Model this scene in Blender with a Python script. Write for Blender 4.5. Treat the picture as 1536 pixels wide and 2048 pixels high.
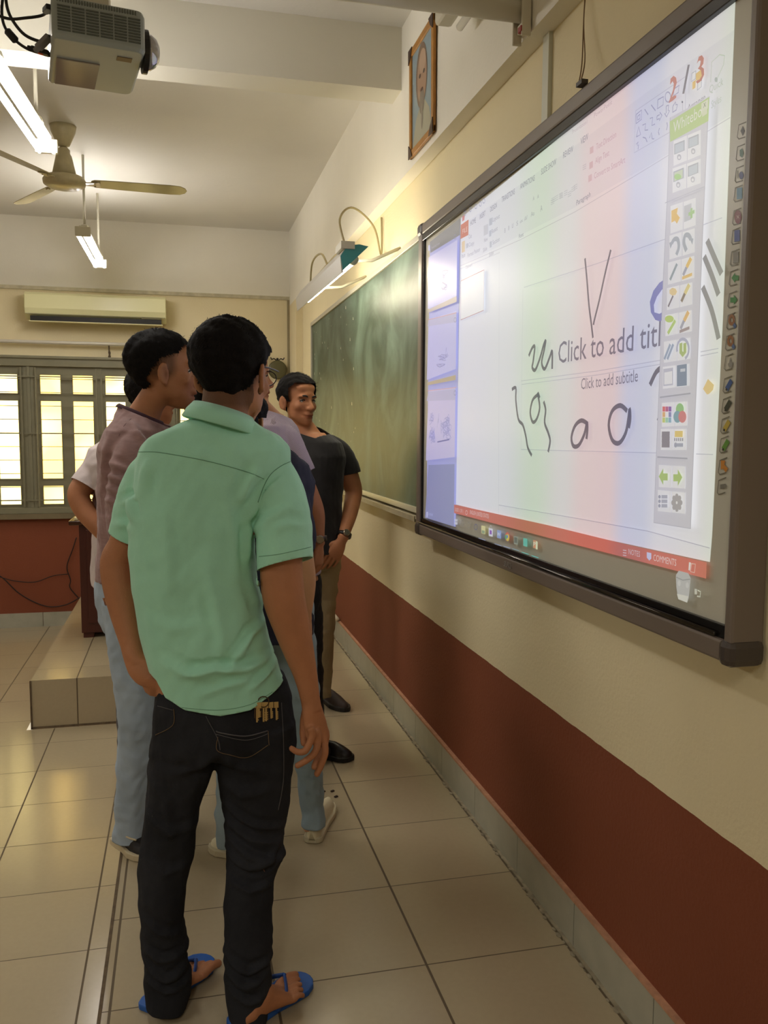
import bpy, bmesh, math, random
import numpy as np
from mathutils import Vector
from mathutils.bvhtree import BVHTree

# ------------------------------------------------------------------ camera, light, exposure
for o in list(bpy.data.objects):
    bpy.data.objects.remove(o)
SC = bpy.context.scene
COL = SC.collection
CAM = np.array([-1.04, 0.0, 1.40])
# camera axes in world space: image right, image down, view direction
MR = np.array([[0.9720837, -0.23456928, 0.00552524],
               [-0.01642877, -0.09153555, -0.99566628],
               [0.23405847, 0.96778019, -0.0928339]])
FPX = 1696.85
cam = bpy.data.cameras.new('camera')
cam.sensor_fit = 'VERTICAL'; cam.sensor_height = 36.0; cam.lens = FPX / 2048 * 36.0
cam.clip_start = 0.05; cam.clip_end = 100
camo = bpy.data.objects.new('camera', cam); COL.objects.link(camo)
from mathutils import Matrix
camo.matrix_world = Matrix(((MR[0][0], -MR[1][0], -MR[2][0], CAM[0]),
                            (MR[0][1], -MR[1][1], -MR[2][1], CAM[1]),
                            (MR[0][2], -MR[1][2], -MR[2][2], CAM[2]), (0, 0, 0, 1)))
SC.camera = camo
SC.view_settings.view_transform = 'Standard'; SC.view_settings.look = 'None'
SC.view_settings.gamma = 1.0; SC.view_settings.use_curve_mapping = False
EXPO = 0.0
SC.view_settings.exposure = EXPO
TUBE = 56.0          # emission of a fluorescent tube
BOARD_LAMP = 38.0    # emission of the tube over the chalkboard
PANE = 3.8           # glow of the frosted window panes
ROOMLIGHT = 31.0     # watts-scale of the luminaires further back in the room
SCREEN = 0.72

w = bpy.data.worlds.new('world'); SC.world = w; w.use_nodes = True
w.node_tree.nodes['Background'].inputs[0].default_value = (1.0, 0.86, 0.62, 1)
w.node_tree.nodes['Background'].inputs[1].default_value = 0.8

def area_light(name, loc, rot, sx, sy, power, color):
    l = bpy.data.lights.new(name, 'AREA'); l.shape = 'RECTANGLE'; l.size = sx; l.size_y = sy
    l.energy = power; l.color = color
    o = bpy.data.objects.new(name, l); o.location = loc; o.rotation_euler = rot; COL.objects.link(o)
    return o

WARM = (1.0, 0.86, 0.62)
# the luminaires of the rest of the classroom (behind and left of the photographer)
area_light('room_light', (-1.6, -1.4, 2.75), (0, 0, 0), 0.3, 1.2, ROOMLIGHT, (1.0, 0.95, 0.88))
area_light('room_light', (-4.2, 1.0, 2.75), (0, 0, 0), 0.3, 1.2, ROOMLIGHT, (1.0, 0.95, 0.88))
area_light('room_light', (-4.2, 4.6, 2.75), (0, 0, 0), 0.3, 1.2, ROOMLIGHT, (1.0, 0.95, 0.88))

# ------------------------------------------------------------------ pixel helpers
def ray(px, py):
    v = np.array([(px - 768) / FPX, (py - 1024) / FPX, 1.0])
    return MR.T @ v
def at(px, py, Y):
    r = ray(px, py); return CAM + r * (Y / r[1])
def atx(px, py, X):
    r = ray(px, py); return CAM + r * ((X - CAM[0]) / r[0])
def atz(px, py, Z):
    r = ray(px, py); return CAM + r * ((Z - CAM[2]) / r[2])
def mpp(Y):            # metres per pixel at depth Y
    return Y / FPX

# ------------------------------------------------------------------ materials
def srgb(r, g, b):
    f = lambda c: (c / 255) / 12.92 if c / 255 <= .04045 else ((c / 255 + .055) / 1.055) ** 2.4
    return (f(r), f(g), f(b), 1.0)
MATS = {}
def mat(name, col, rough=.6, metal=0.0, noise=0.0, nscale=8.0, bump=0.0, bscale=60.0, vcol=False, spec=.5, stretch=None, alpha=None, sheen=0.0, coat=0.0):
    if name in MATS: return MATS[name]
    m = bpy.data.materials.new(name); m.use_nodes = True; MATS[name] = m
    nt = m.node_tree; N = nt.nodes; L = nt.links; b = N['Principled BSDF']
    b.inputs['Base Color'].default_value = col
    b.inputs['Roughness'].default_value = rough; b.inputs['Metallic'].default_value = metal
    b.inputs['Specular IOR Level'].default_value = spec
    if sheen: b.inputs['Sheen Weight'].default_value = sheen
    if coat: b.inputs['Coat Weight'].default_value = coat
    tc = N.new('ShaderNodeTexCoord'); src = tc.outputs['Object']
    if stretch:
        mp = N.new('ShaderNodeMapping'); mp.inputs['Scale'].default_value = stretch
        L.new(src, mp.inputs[0]); src = mp.outputs[0]
    cur = None
    if vcol:
        a = N.new('ShaderNodeVertexColor'); a.layer_name = 'tint'
        mx = N.new('ShaderNodeMixRGB'); mx.blend_type = 'MULTIPLY'; mx.inputs[0].default_value = 1
        mx.inputs[1].default_value = col; L.new(a.outputs[0], mx.inputs[2]); cur = mx.outputs[0]
    if noise:
        t = N.new('ShaderNodeTexNoise'); t.inputs['Scale'].default_value = nscale; t.inputs['Detail'].default_value = 5
        L.new(src, t.inputs['Vector'])
        r = N.new('ShaderNodeMapRange'); r.inputs[1].default_value = .3; r.inputs[2].default_value = .7
        r.inputs[3].default_value = 1 - noise; r.inputs[4].default_value = 1 + noise
        L.new(t.outputs['Fac'], r.inputs[0])
        mx = N.new('ShaderNodeMixRGB'); mx.blend_type = 'MULTIPLY'; mx.inputs[0].default_value = 1
        if cur: L.new(cur, mx.inputs[1])
        else: mx.inputs[1].default_value = col
        L.new(r.outputs[0], mx.inputs[2]); cur = mx.outputs[0]
    if cur: L.new(cur, b.inputs['Base Color'])
    if bump:
        t = N.new('ShaderNodeTexNoise'); t.inputs['Scale'].default_value = bscale; t.inputs['Detail'].default_value = 4
        L.new(src, t.inputs['Vector'])
        bp = N.new('ShaderNodeBump'); bp.inputs['Strength'].default_value = bump; bp.inputs['Distance'].default_value = .01
        L.new(t.outputs['Fac'], bp.inputs['Height']); L.new(bp.outputs[0], b.inputs['Normal'])
    return m
def emis(name, col, s):
    if name in MATS: return MATS[name]
    m = bpy.data.materials.new(name); m.use_nodes = True; MATS[name] = m
    b = m.node_tree.nodes['Principled BSDF']
    b.inputs['Base Color'].default_value = col
    b.inputs['Emission Color'].default_value = col; b.inputs['Emission Strength'].default_value = s
    return m

# ------------------------------------------------------------------ mesh collector
ORIGIN = {}
def V(a): return np.array(a, float)
def unit(v): v = V(v); return v / (np.linalg.norm(v) + 1e-12)
def frame(d, hint=(0, 0, 1)):
    d = unit(d); h = V(hint)
    if abs(np.dot(d, unit(h))) > .97: h = V((0, 1, 0)) if abs(d[1]) < .9 else V((1, 0, 0))
    u = unit(np.cross(h, d)); v = np.cross(d, u); return u, v
class MB:
    def __init__(s): s.v = []; s.f = []; s.m = []; s.c = []
    def add(s, vs, fs, mi=0, col=None):
        k = len(s.v); s.v += [tuple(map(float, p)) for p in vs]
        for f in fs: s.f.append([i + k for i in f]); s.m.append(mi); s.c.append(col)
        return s
    def box(s, a, b, mi=0):
        x0, y0, z0 = a; x1, y1, z1 = b
        x0, x1 = min(x0, x1), max(x0, x1); y0, y1 = min(y0, y1), max(y0, y1); z0, z1 = min(z0, z1), max(z0, z1)
        return s.add([(x0,y0,z0),(x1,y0,z0),(x1,y1,z0),(x0,y1,z0),(x0,y0,z1),(x1,y0,z1),(x1,y1,z1),(x0,y1,z1)],
                     [(0,3,2,1),(4,5,6,7),(0,1,5,4),(1,2,6,5),(2,3,7,6),(3,0,4,7)], mi)
    def obox(s, c, ax, ay, az, mi=0):   # centre and three half-axis vectors
        c, ax, ay, az = map(V, (c, ax, ay, az)); P = []
        for k in (-1, 1):
            for i, j in ((-1,-1),(1,-1),(1,1),(-1,1)): P.append(c + i*ax + j*ay + k*az)
        return s.add(P, [(0,3,2,1),(4,5,6,7),(0,1,5,4),(1,2,6,5),(2,3,7,6),(3,0,4,7)], mi)
    def loft(s, rings, mi=0, cap=True):
        n = len(rings[0]); vs = [p for r in rings for p in r]; fs = []
        for i in range(len(rings) - 1):
            for j in range(n):
                a = i*n + j; b = i*n + (j+1) % n
                fs.append((a, b, b + n, a + n))
        if cap:
            fs.append(tuple(range(n))[::-1]); fs.append(tuple((len(rings)-1)*n + j for j in range(n)))
        return s.add(vs, fs, mi)
    def tube(s, pts, r, seg=10, mi=0, smooth=0, ry=None, hint=(0,0,1), cap=True):
        pts = [V(p) for p in pts]; rr = list(r) if hasattr(r, '__len__') else [r]*len(pts)
        if any(hasattr(b, '__len__') for b in rr): rr = [b if hasattr(b, '__len__') else (b, b) for b in rr]
        if smooth: pts, rr = cr(pts, rr, smooth)
        R = []; pu = None
        for i, p in enumerate(pts):
            d = pts[min(i+1, len(pts)-1)] - pts[max(i-1, 0)]
            if pu is None: u, v = frame(d, hint)
            else:
                d = unit(d); u = unit(pu - d*np.dot(pu, d)); v = np.cross(d, u)
            pu = u
            b = rr[i]; a2, b2 = (b, b) if not hasattr(b, '__len__') else b
            R.append([p + u*a2*math.cos(t) + v*b2*math.sin(t) for t in np.linspace(0, 2*math.pi, seg, endpoint=False)])
        return s.loft(R, mi, cap)
    def cyl(s, a, b, r, seg=16, mi=0, r2=None):
        return s.tube([a, b], [r, r if r2 is None else r2], seg, mi)
    def ball(s, c, r, seg=16, mi=0, axes=None):
        c = V(c); r = V(r) if hasattr(r, '__len__') else V((r, r, r)); A = np.eye(3) if axes is None else V(axes)
        R = []; n = seg//2
        vs = [c - A[2]*r[2]]
        for i in range(1, n):
            t = math.pi*i/n
            for k in range(seg):
                p = 2*math.pi*k/seg
                vs.append(c + A[0]*r[0]*math.sin(t)*math.cos(p) + A[1]*r[1]*math.sin(t)*math.sin(p) - A[2]*r[2]*math.cos(t))
        vs.append(c + A[2]*r[2]); fs = []
        for k in range(seg): fs.append((0, 1+(k+1) % seg, 1+k))
        for i in range(n-2):
            for k in range(seg):
                a = 1+i*seg+k; b = 1+i*seg+(k+1) % seg; fs.append((a, b, b+seg, a+seg))
        L = len(vs)-1
        for k in range(seg): fs.append((L, 1+(n-2)*seg+k, 1+(n-2)*seg+(k+1) % seg))
        return s.add(vs, fs, mi)
    def lathe(s, c, prof, seg=24, mi=0, axis=(0,0,1)):
        c = V(c); u, v = frame(axis, (0, 1, 0)); w_ = unit(axis)
        R = [[c + w_*h + (u*math.cos(t) + v*math.sin(t))*max(r, 1e-4) for t in np.linspace(0, 2*math.pi, seg, endpoint=False)] for r, h in prof]
        return s.loft(R, mi)
    def prism(s, poly, off, mi=0):   # polygon (3D points) extruded by an offset
        n = len(poly); P = [V(p) for p in poly]; Q = [p + V(off) for p in P]
        return s.add(P+Q, [tuple(range(n))[::-1], tuple(range(n, 2*n))] + [(i, (i+1) % n, n+(i+1) % n, n+i) for i in range(n)], mi)
    def mesh(s, name, fix=True):
        me = bpy.data.meshes.new(name); me.from_pydata(s.v, [], s.f)
        me.polygons.foreach_set('material_index', s.m)
        if any(c is not None for c in s.c):
            a = me.color_attributes.new('tint', 'FLOAT_COLOR', 'CORNER'); d = []
            for f, c in zip(s.f, s.c): d += list(c or (1, 1, 1, 1))*len(f)
            a.data.foreach_set('color', d)
        if fix:
            bm = bmesh.new(); bm.from_mesh(me); bmesh.ops.recalc_face_normals(bm, faces=bm.faces); bm.to_mesh(me); bm.free()
        return me
    def build(s, name, mats, parent=None, smooth=False, bevel=0, fix=True):
        return link(s.mesh(name, fix), name, mats, parent, smooth, bevel)
def link(me, name, mats, parent=None, smooth=False, bevel=0):
    o = bpy.data.objects.new(name, me); COL.objects.link(o)
    for m in (mats if isinstance(mats, (list, tuple)) else [mats]): me.materials.append(m)
    if smooth:
        me.polygons.foreach_set('use_smooth', [True]*len(me.polygons))
    if bevel:
        b = o.modifiers.new('bevel', 'BEVEL'); b.width = bevel; b.segments = 2; b.limit_method = 'ANGLE'
    if parent is not None:
        g = ORIGIN.get(parent.name, (0, 0, 0)); ORIGIN[o.name] = g
        me.transform(Matrix.Translation(-Vector(g))); o.parent = parent
    return o
def rebase(o, g):       # give a top-level mesh its own origin
    o.data.transform(Matrix.Translation(-Vector(g))); o.location = g; ORIGIN[o.name] = tuple(g); return o
def thing(name, loc, label, cat, group=None):
    o = bpy.data.objects.new(name, None); o.empty_display_size = .1; COL.objects.link(o)
    o.location = loc; ORIGIN[o.name] = tuple(loc); return tag(o, label, cat, group)
def tag(o, label, cat, group=None):
    o['label'] = label; o['category'] = cat
    if group: o['group'] = group
    return o
def struct(o): o['kind'] = 'structure'; return o
def cr(pts, rr, n):      # Catmull-Rom
    A = [np.concatenate([V(p), V(r).reshape(-1)]) for p, r in zip(pts, rr)]
    out = []
    for i in range(len(A)-1):
        p0 = A[max(i-1, 0)]; p1 = A[i]; p2 = A[i+1]; p3 = A[min(i+2, len(A)-1)]
        for k in range(n):
            t = k/n
            out.append(.5*((2*p1) + (-p0+p2)*t + (2*p0-5*p1+4*p2-p3)*t*t + (-p0+3*p1-3*p2+p3)*t**3))
    out.append(A[-1]); m = len(out[0])-3
    return [o[:3] for o in out], [(o[3] if m == 1 else tuple(o[3:])) for o in out]
def bvh(o):
    me = o.data; g = V(ORIGIN.get(o.name, (0, 0, 0)))
    vs = [V(v.co)+g for v in me.vertices]
    return BVHTree.FromPolygons([Vector(v) for v in vs], [tuple(p.vertices) for p in me.polygons])
def hit(bv, px, py, off=0.0):
    r = unit(ray(px, py)); h = bv.ray_cast(Vector(CAM), Vector(r))
    if h[0] is None: return None
    return V(h[0]) + V(h[1])*off*(1 if np.dot(V(h[1]), r) < 0 else -1)
# ------------------------------------------------------------------ room shell
YB = 7.70; ZC = 3.17; ZL = -0.28; WB = -0.058; XL = -7.0; YF = -4.0
def wall_paint(name, lo, hi, zsplit):
    m = mat(name, hi, .75, noise=.05, nscale=1.6, bump=.15, bscale=90)
    nt = m.node_tree; N = nt.nodes; L = nt.links
    mixes = [n for n in N if n.type == 'MIX_RGB']
    g = N.new('ShaderNodeNewGeometry'); sp = N.new('ShaderNodeSeparateXYZ'); L.new(g.outputs['Position'], sp.inputs[0])
    mt = N.new('ShaderNodeMath'); mt.operation = 'GREATER_THAN'; mt.inputs[1].default_value = zsplit
    nz = N.new('ShaderNodeTexNoise'); nz.inputs['Scale'].default_value = 14; L.new(g.outputs['Position'], nz.inputs['Vector'])
    ma = N.new('ShaderNodeMath'); ma.operation = 'MULTIPLY_ADD'; ma.inputs[1].default_value = .006
    L.new(nz.outputs['Fac'], ma.inputs[0]); L.new(sp.outputs[2], ma.inputs[2]); L.new(ma.outputs[0], mt.inputs[0])
    c = N.new('ShaderNodeMixRGB'); L.new(mt.outputs[0], c.inputs[0]); c.inputs[1].default_value = lo; c.inputs[2].default_value = hi
    L.new(c.outputs[0], mixes[0].inputs[1])
    return m
CREAM = srgb(230, 217, 178); REDP = srgb(128, 66, 38); WHITE = srgb(240, 236, 222)
m_right = wall_paint('cream_over_brick_red_paint', REDP, CREAM, .607)
m_back = wall_paint('back_wall_paint', REDP, CREAM, .66)
m_white = mat('white_limewash', WHITE, .8, noise=.05, nscale=1.2, bump=.1, bscale=70)
m_tile_base = mat('grey_skirting_tile', srgb(170, 168, 150), .35, noise=.08, nscale=12)

def tile_mat(name, x0, y0, s, tint=1.0):
    m = bpy.data.materials.new(name); m.use_nodes = True
    nt = m.node_tree; N = nt.nodes; L = nt.links; b = N['Principled BSDF']
    g = N.new('ShaderNodeNewGeometry'); sp = N.new('ShaderNodeSeparateXYZ'); L.new(g.outputs['Position'], sp.inputs[0])
    def math_(op, a, bb=None, c=None):
        n = N.new('ShaderNodeMath'); n.operation = op
        for i, q_ in enumerate((a, bb, c)):
            if q_ is None: continue
            if isinstance(q_, (int, float)): n.inputs[i].default_value = q_
            else: L.new(q_, n.inputs[i])
        return n.outputs[0]
    def line(c, o, w_):
        t = math_('FRACT', math_('DIVIDE', math_('SUBTRACT', c, o), s))
        d = math_('MINIMUM', t, math_('SUBTRACT', 1.0, t))
        return math_('LESS_THAN', d, w_/s)
    gx = line(sp.outputs[0], x0, .0034); gy = line(sp.outputs[1], y0, .0020)
    grout = math_('MAXIMUM', gx, gy)
    # per tile tone
    fx = math_('FLOOR', math_('DIVIDE', math_('SUBTRACT', sp.outputs[0], x0), s)); fy = math_('FLOOR', math_('DIVIDE', math_('SUBTRACT', sp.outputs[1], y0), s))
    cb = N.new('ShaderNodeCombineXYZ'); L.new(fx, cb.inputs[0]); L.new(fy, cb.inputs[1])
    wn = N.new('ShaderNodeTexWhiteNoise'); L.new(cb.outputs[0], wn.inputs['Vector'])
    nz = N.new('ShaderNodeTexNoise'); nz.inputs['Scale'].default_value = 60; nz.inputs['Detail'].default_value = 6; L.new(g.outputs['Position'], nz.inputs['Vector'])
    n2 = N.new('ShaderNodeTexNoise'); n2.inputs['Scale'].default_value = 3; n2.inputs['Detail'].default_value = 4; L.new(g.outputs['Position'], n2.inputs['Vector'])
    v = math_('ADD', math_('MULTIPLY_ADD', wn.outputs['Value'], .06, .90), math_('ADD', math_('MULTIPLY', nz.outputs['Fac'], .10), math_('MULTIPLY', n2.outputs['Fac'], .06)))
    c = N.new('ShaderNodeMixRGB'); c.blend_type = 'MULTIPLY'; c.inputs[0].default_value = 1; c.inputs[1].default_value = srgb(170*tint, 156*tint, 128*tint); L.new(v, c.inputs[2])
    mx = N.new('ShaderNodeMixRGB'); L.new(grout, mx.inputs[0]); L.new(c.outputs[0], mx.inputs[1]); mx.inputs[2].default_value = srgb(92, 78, 56)
    L.new(mx.outputs[0], b.inputs['Base Color'])
    rr = N.new('ShaderNodeMapRange'); L.new(n2.outputs['Fac'], rr.inputs[0]); rr.inputs[3].default_value = .13; rr.inputs[4].default_value = .24
    r2 = math_('ADD', rr.outputs[0], math_('MULTIPLY', grout, .5)); L.new(r2, b.inputs['Roughness'])
    bp = N.new('ShaderNodeBump'); bp.inputs['Strength'].default_value = .5; bp.inputs['Distance'].default_value = .002
    L.new(math_('SUBTRACT', math_('MULTIPLY', n2.outputs['Fac'], .12), grout), bp.inputs['Height']); L.new(bp.outputs[0], b.inputs['Normal'])
    b.inputs['Specular IOR Level'].default_value = .55
    return m
m_pod = tile_mat('podium_floor_tile', -1.235+.01, 2.036, .400)
m_low = tile_mat('floor_tile', -1.352, 3.164, .398)
m_grime = mat('grout_grime', srgb(92, 76, 54), .8, noise=.3, nscale=30)

struct(MB().add([(XL, YF, ZL), (-1.25, YF, ZL), (-1.25, 4.99, ZL), (-1.9, 4.99, ZL), (-1.9, YB, ZL), (XL, YB, ZL)], [(0, 1, 2, 3, 4, 5)]).build('floor', m_low, fix=False))
# teaching platform, L shaped, tiled
pl = [(0.0, YF), (0.0, YB), (-1.87, YB), (-1.87, 5.00), (-1.245, 5.00), (-1.245, YF)]
P = MB(); n = len(pl)
P.add([(x, y, 0.0) for x, y in pl] + [(x, y, ZL-.02) for x, y in pl], [tuple(range(n)), tuple(range(2*n-1, n-1, -1))] + [(i, n+i, n+(i+1) % n, (i+1) % n) for i in range(n)])
o = P.build('floor_platform', m_pod); struct(o)
g = MB()   # dark grout along the platform foot and its front corner
g.box((-1.875, 4.993, ZL), (-1.245, 5.0, ZL+.012)); g.box((-1.877, 4.993, ZL), (-1.868, 5.001, 0)); g.box((-1.877, 5.0, ZL), (-1.87, YB, ZL+.01))
g.box((-1.252, 1.0, -.004), (-1.243, 4.99, .0012))
struct(g.build('trim_1', m_grime))
# back wall with the window opening
WX0, WX1, WZ0, WZ1 = -3.10, -0.42, .70, 2.015
b = MB()
b.box((XL, YB, ZL), (WX0, YB+.2, 2.575)); b.box((WX1, YB, ZL), (.2, YB+.2, 2.575)); b.box((WX0, YB, ZL), (WX1, YB+.2, WZ0)); b.box((WX0, YB, WZ1), (WX1, YB+.2, 2.575))
struct(b.build('wall_back', m_back))
struct(MB().box((XL, YB-.004, 2.575), (WB, YB+.19, ZC)).build('wall_back_upper', m_white))
struct(MB().box((XL, YB-.018, 2.573), (WB, YB, 2.602)).build('trim_2', mat('dusty_ledge', srgb(196, 188, 160), .7, noise=.15, nscale=20)))
# right wall: recessed cream panel, beam face and pilaster stand out from it
struct(MB().box((0, YF, ZL), (.2, YB+.2, ZC)).build('wall_right', m_right))
struct(MB().box((WB, YF, 2.524), (0, YB, ZC)).build('wall_right_upper', m_white))
struct(MB().box((WB, 7.26, 0), (0, YB, 2.524)).build('trim_3', m_right))
# conduit strip in the corner
struct(MB().box((-.078, YB-.018, 0), (WB, YB, 2.573)).build('trim_4', mat('grey_conduit', srgb(150, 138, 105), .6)))
# other walls
XW = XL
struct(MB().box((XL-.2, YF, ZL), (XL, YB, ZC)).build('wall_left', m_right))
struct(MB().box((XL, YF-.2, ZL), (.2, YF, ZC)).build('wall_front', m_right))
struct(MB().box((XL-.2, YF-.2, ZC), (.2, YB+.2, ZC+.15)).build('ceiling', mat('ceiling_limewash', srgb(222, 219, 210), .85, noise=.05, nscale=1.0, bump=.1, bscale=50)))
m_beam = mat('beam_limewash', srgb(222, 218, 202), .85, noise=.05, nscale=1.0)
struct(MB().box((XL, 3.775, 2.905), (WB, 3.935, ZC)).build('ceiling_beam', m_beam))
# skirting
def skirting(y0, y1):
    s = MB(); y = y0
    while y < y1:
        e = min(y+.398, y1); s.box((-.012, y+.001, 0), (0, e-.001, .130)); y += .4
    return s
struct(skirting(YF+.02, 7.26).build('baseboard_right', m_tile_base))
struct(MB().box((-.015, YF, .129), (0, 7.26, .138)).build('trim_5', mat('pinkish_grout_line', srgb(186, 138, 108), .8, noise=.2, nscale=40)))
s = MB(); x = XL
while x < -1.87: s.box((x+.001, YB-.012, ZL), (min(x+.398, -1.87)-.001, YB, ZL+.122)); x += .4
struct(s.build('baseboard_back', m_tile_base))
struct(MB().box((-1.87, YB-.012, 0), (-.08, YB, .12)).build('baseboard_back_platform', m_tile_base))
# chipped mortar along the skirting foot
rnd = random.Random(3)
g = MB()
for k in range(160):
    y = 1.2 + rnd.random()*4.6; r = .002 + .005*rnd.random()
    g.ball((-.018 - rnd.random()*.012, y, .001), (r*1.2, r*2.4, r*.6), 6)
g.box((-.022, YF, 0), (-.010, 7.2, .003))
struct(g.build('trim_6', mat('skirting_mortar', srgb(150, 140, 118), .9, noise=.3, nscale=30)))

# ------------------------------------------------------------------ shuttered window
m_shut = mat('grey_painted_wood', srgb(132, 128, 104), .5, noise=.06, nscale=10)
m_pane = bpy.data.materials.new('frosted_sunlit_glass'); m_pane.use_nodes = True
nt = m_pane.node_tree; bs = nt.nodes['Principled BSDF']; bs.inputs['Roughness'].default_value = .3
bs.inputs['Base Color'].default_value = (.6, .5, .3, 1)
_g = nt.nodes.new('ShaderNodeNewGeometry'); _n = nt.nodes.new('ShaderNodeTexNoise'); _n.inputs['Scale'].default_value = 1.3
nt.links.new(_g.outputs['Position'], _n.inputs['Vector'])
_r = nt.nodes.new('ShaderNodeValToRGB'); nt.links.new(_n.outputs['Fac'], _r.inputs[0])
_r.color_ramp.elements[0].position = .38; _r.color_ramp.elements[0].color = (1, .64, .15, 1); _r.color_ramp.elements[1].position = .5; _r.color_ramp.elements[1].color = (1, .80, .30, 1)
nt.links.new(_r.outputs[0], bs.inputs['Emission Color']); bs.inputs['Emission Strength'].default_value = PANE
W = thing('window', (0, 0, 0), '', '')
for k_ in ('label', 'category'): del W[k_]
W.name = 'window_1'; ORIGIN['window_1'] = (0, 0, 0); W['kind'] = 'structure'
f = MB()
f.box((WX0-.02, YB-.03, WZ1-.075), (WX1+.02, YB+.10, WZ1)); f.box((WX0-.02, YB-.03, WZ0), (WX1+.02, YB+.10, WZ0+.05))
f.box((WX0-.02, YB-.03, WZ0), (WX0+.03, YB+.10, WZ1)); f.box((WX1-.03, YB-.03, WZ0), (WX1+.02, YB+.10, WZ1))
f.box((WX0-.05, YB-.045, WZ1-.01), (WX1+.04, YB, WZ1+.012))
f.build('window_frame', m_shut, W, bevel=.003)
rows = ((.779, .933), (.997, 1.652), (1.715, 1.870))
def shutter(x0, x1):
    pa = x1 - x0; c1 = (x0+.045, x0+.045+.16); c2 = (x1-.045-.16, x1-.045)
    s = MB(); y0, y1 = YB+.0, YB+.035
    xs = [x0, c1[0], c1[1], c2[0], c2[1], x1]; zs = [WZ0+.05] + [q_ for r in rows for q_ in r] + [WZ1-.075]
    for i in range(0, 6, 2): s.box((xs[i], y0, zs[0]), (xs[i+1], y1, zs[-1]))
    for c in (c1, c2):
        for i in range(0, 8, 2): s.box((c[0], y0, zs[i]), (c[1], y1, zs[i+1]))
        for r in rows:   # raised bead round every pane
            for a, bb in (((c[0]-.008, r[0]-.008), (c[1]+.008, r[0])), ((c[0]-.008, r[1]), (c[1]+.008, r[1]+.008)), ((c[0]-.008, r[0]), (c[0], r[1])), ((c[1], r[0]), (c[1]+.008, r[1]))):
                s.box((a[0], y0-.006, a[1]), (bb[0], y0, bb[1]))
    sh = s.build('shutter', m_shut, W)
    p = MB()
    for c in (c1, c2):
        for r in rows: p.box((c[0], YB+.015, r[0]), (c[1], YB+.02, r[1]))
    p.build('window_pane', m_pane, sh)
SH = [(-3.06, -2.86+.02), (-2.815, -2.30), (-2.21, -1.70), (-1.685, -1.175), (-1.065, -.555)]
for a, bb in SH[1:]: shutter(a, bb)
j = MB()
for a, bb in ((-3.07, -2.815), (-2.30, -2.21), (-1.175, -1.065), (-.555, -.45)): j.box((a, YB-.012, WZ0+.05), (bb, YB+.05, WZ1-.075)); j.box(((a+bb)/2-.012, YB-.022, WZ0+.05), ((a+bb)/2+.012, YB-.012, WZ1-.075))
j.box((-1.71, YB-.004, WZ0+.05), (-1.675, YB+.03, WZ1-.075)); j.build('window_jamb', m_shut, W)
g = MB()  # steel grille in front
zz = [.815 + .1135*i for i in range(10)]
for (a, bb) in SH[1:]:
    for z in zz:
        g.box((a+.012, YB-.034, z-.003), (bb-.012, YB-.028, z+.003))
    for x in (a+.012, bb-.012): g.box((x-.006, YB-.040, WZ0+.06), (x+.006, YB-.028, WZ1-.085))
for z in (.815, 1.38, 1.855): g.box((WX0, YB-.036, z-.005), (WX1, YB-.030, z+.005))
g.build('window_grille', m_shut, W)
struct(MB().box((WX0-.1, YB-.05, .655), (WX1+.1, YB, .70)).build('window_sill', mat('sill_paint', srgb(120, 108, 82), .6, noise=.1)))

# ------------------------------------------------------------------ air conditioner
m_ac = mat('yellowed_white_plastic', srgb(226, 222, 172), .35)
t = thing('air_conditioner', (-1.68, YB, 2.31), 'yellowed white wall air conditioner above the shuttered window', 'air conditioner')
r_ = []
for x in (-2.243, -1.125):
    r_.append([(x, YB, 2.325), (x, YB-.10, 2.315), (x, YB-.175, 2.355), (x, YB-.19, 2.40), (x, YB-.185, 2.51), (x, YB-.15, 2.533), (x, YB, 2.535)])
MB().loft(r_).build('casing', m_ac, t, bevel=.006)
MB().box((-2.20, YB-.178, 2.300), (-1.165, YB-.09, 2.338)).build('air_outlet', mat('dark_slot', srgb(30, 26, 20), .6), t)
MB().box((-2.21, YB-.176, 2.293), (-1.155, YB-.12, 2.302)).build('louvre', m_ac, t)
MB().box((-2.235, YB-.193, 2.352), (-1.133, YB-.186, 2.356)).box((-1.165, YB-.180, 2.342), (-1.325, YB-.176, 2.354)).build('panel_seam', mat('ac_seam', srgb(150, 146, 110), .6), t)
# curtain rod
t = thing('curtain_rod', (-2, YB, 2.12), 'long white metal rod mounted above the shuttered window', 'rod')
MB().cyl((-3.4, YB-.06, 2.137), (-.45, YB-.06, 2.137), .0145).build('rod', mat('white_enamel', srgb(215, 210, 196), .4), t, smooth=True)
for x in (-3.0, -1.60, -.6):
    MB().box((x-.008, YB-.05, 2.06), (x+.008, YB-.0, 2.075)).cyl((x, YB-.035, 2.03), (x, YB-.062, 2.125), .006).ball((x, YB-.03, 2.035), .012, 8).build('bracket', mat('rusty_iron', srgb(92, 78, 58), .7), t)

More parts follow.
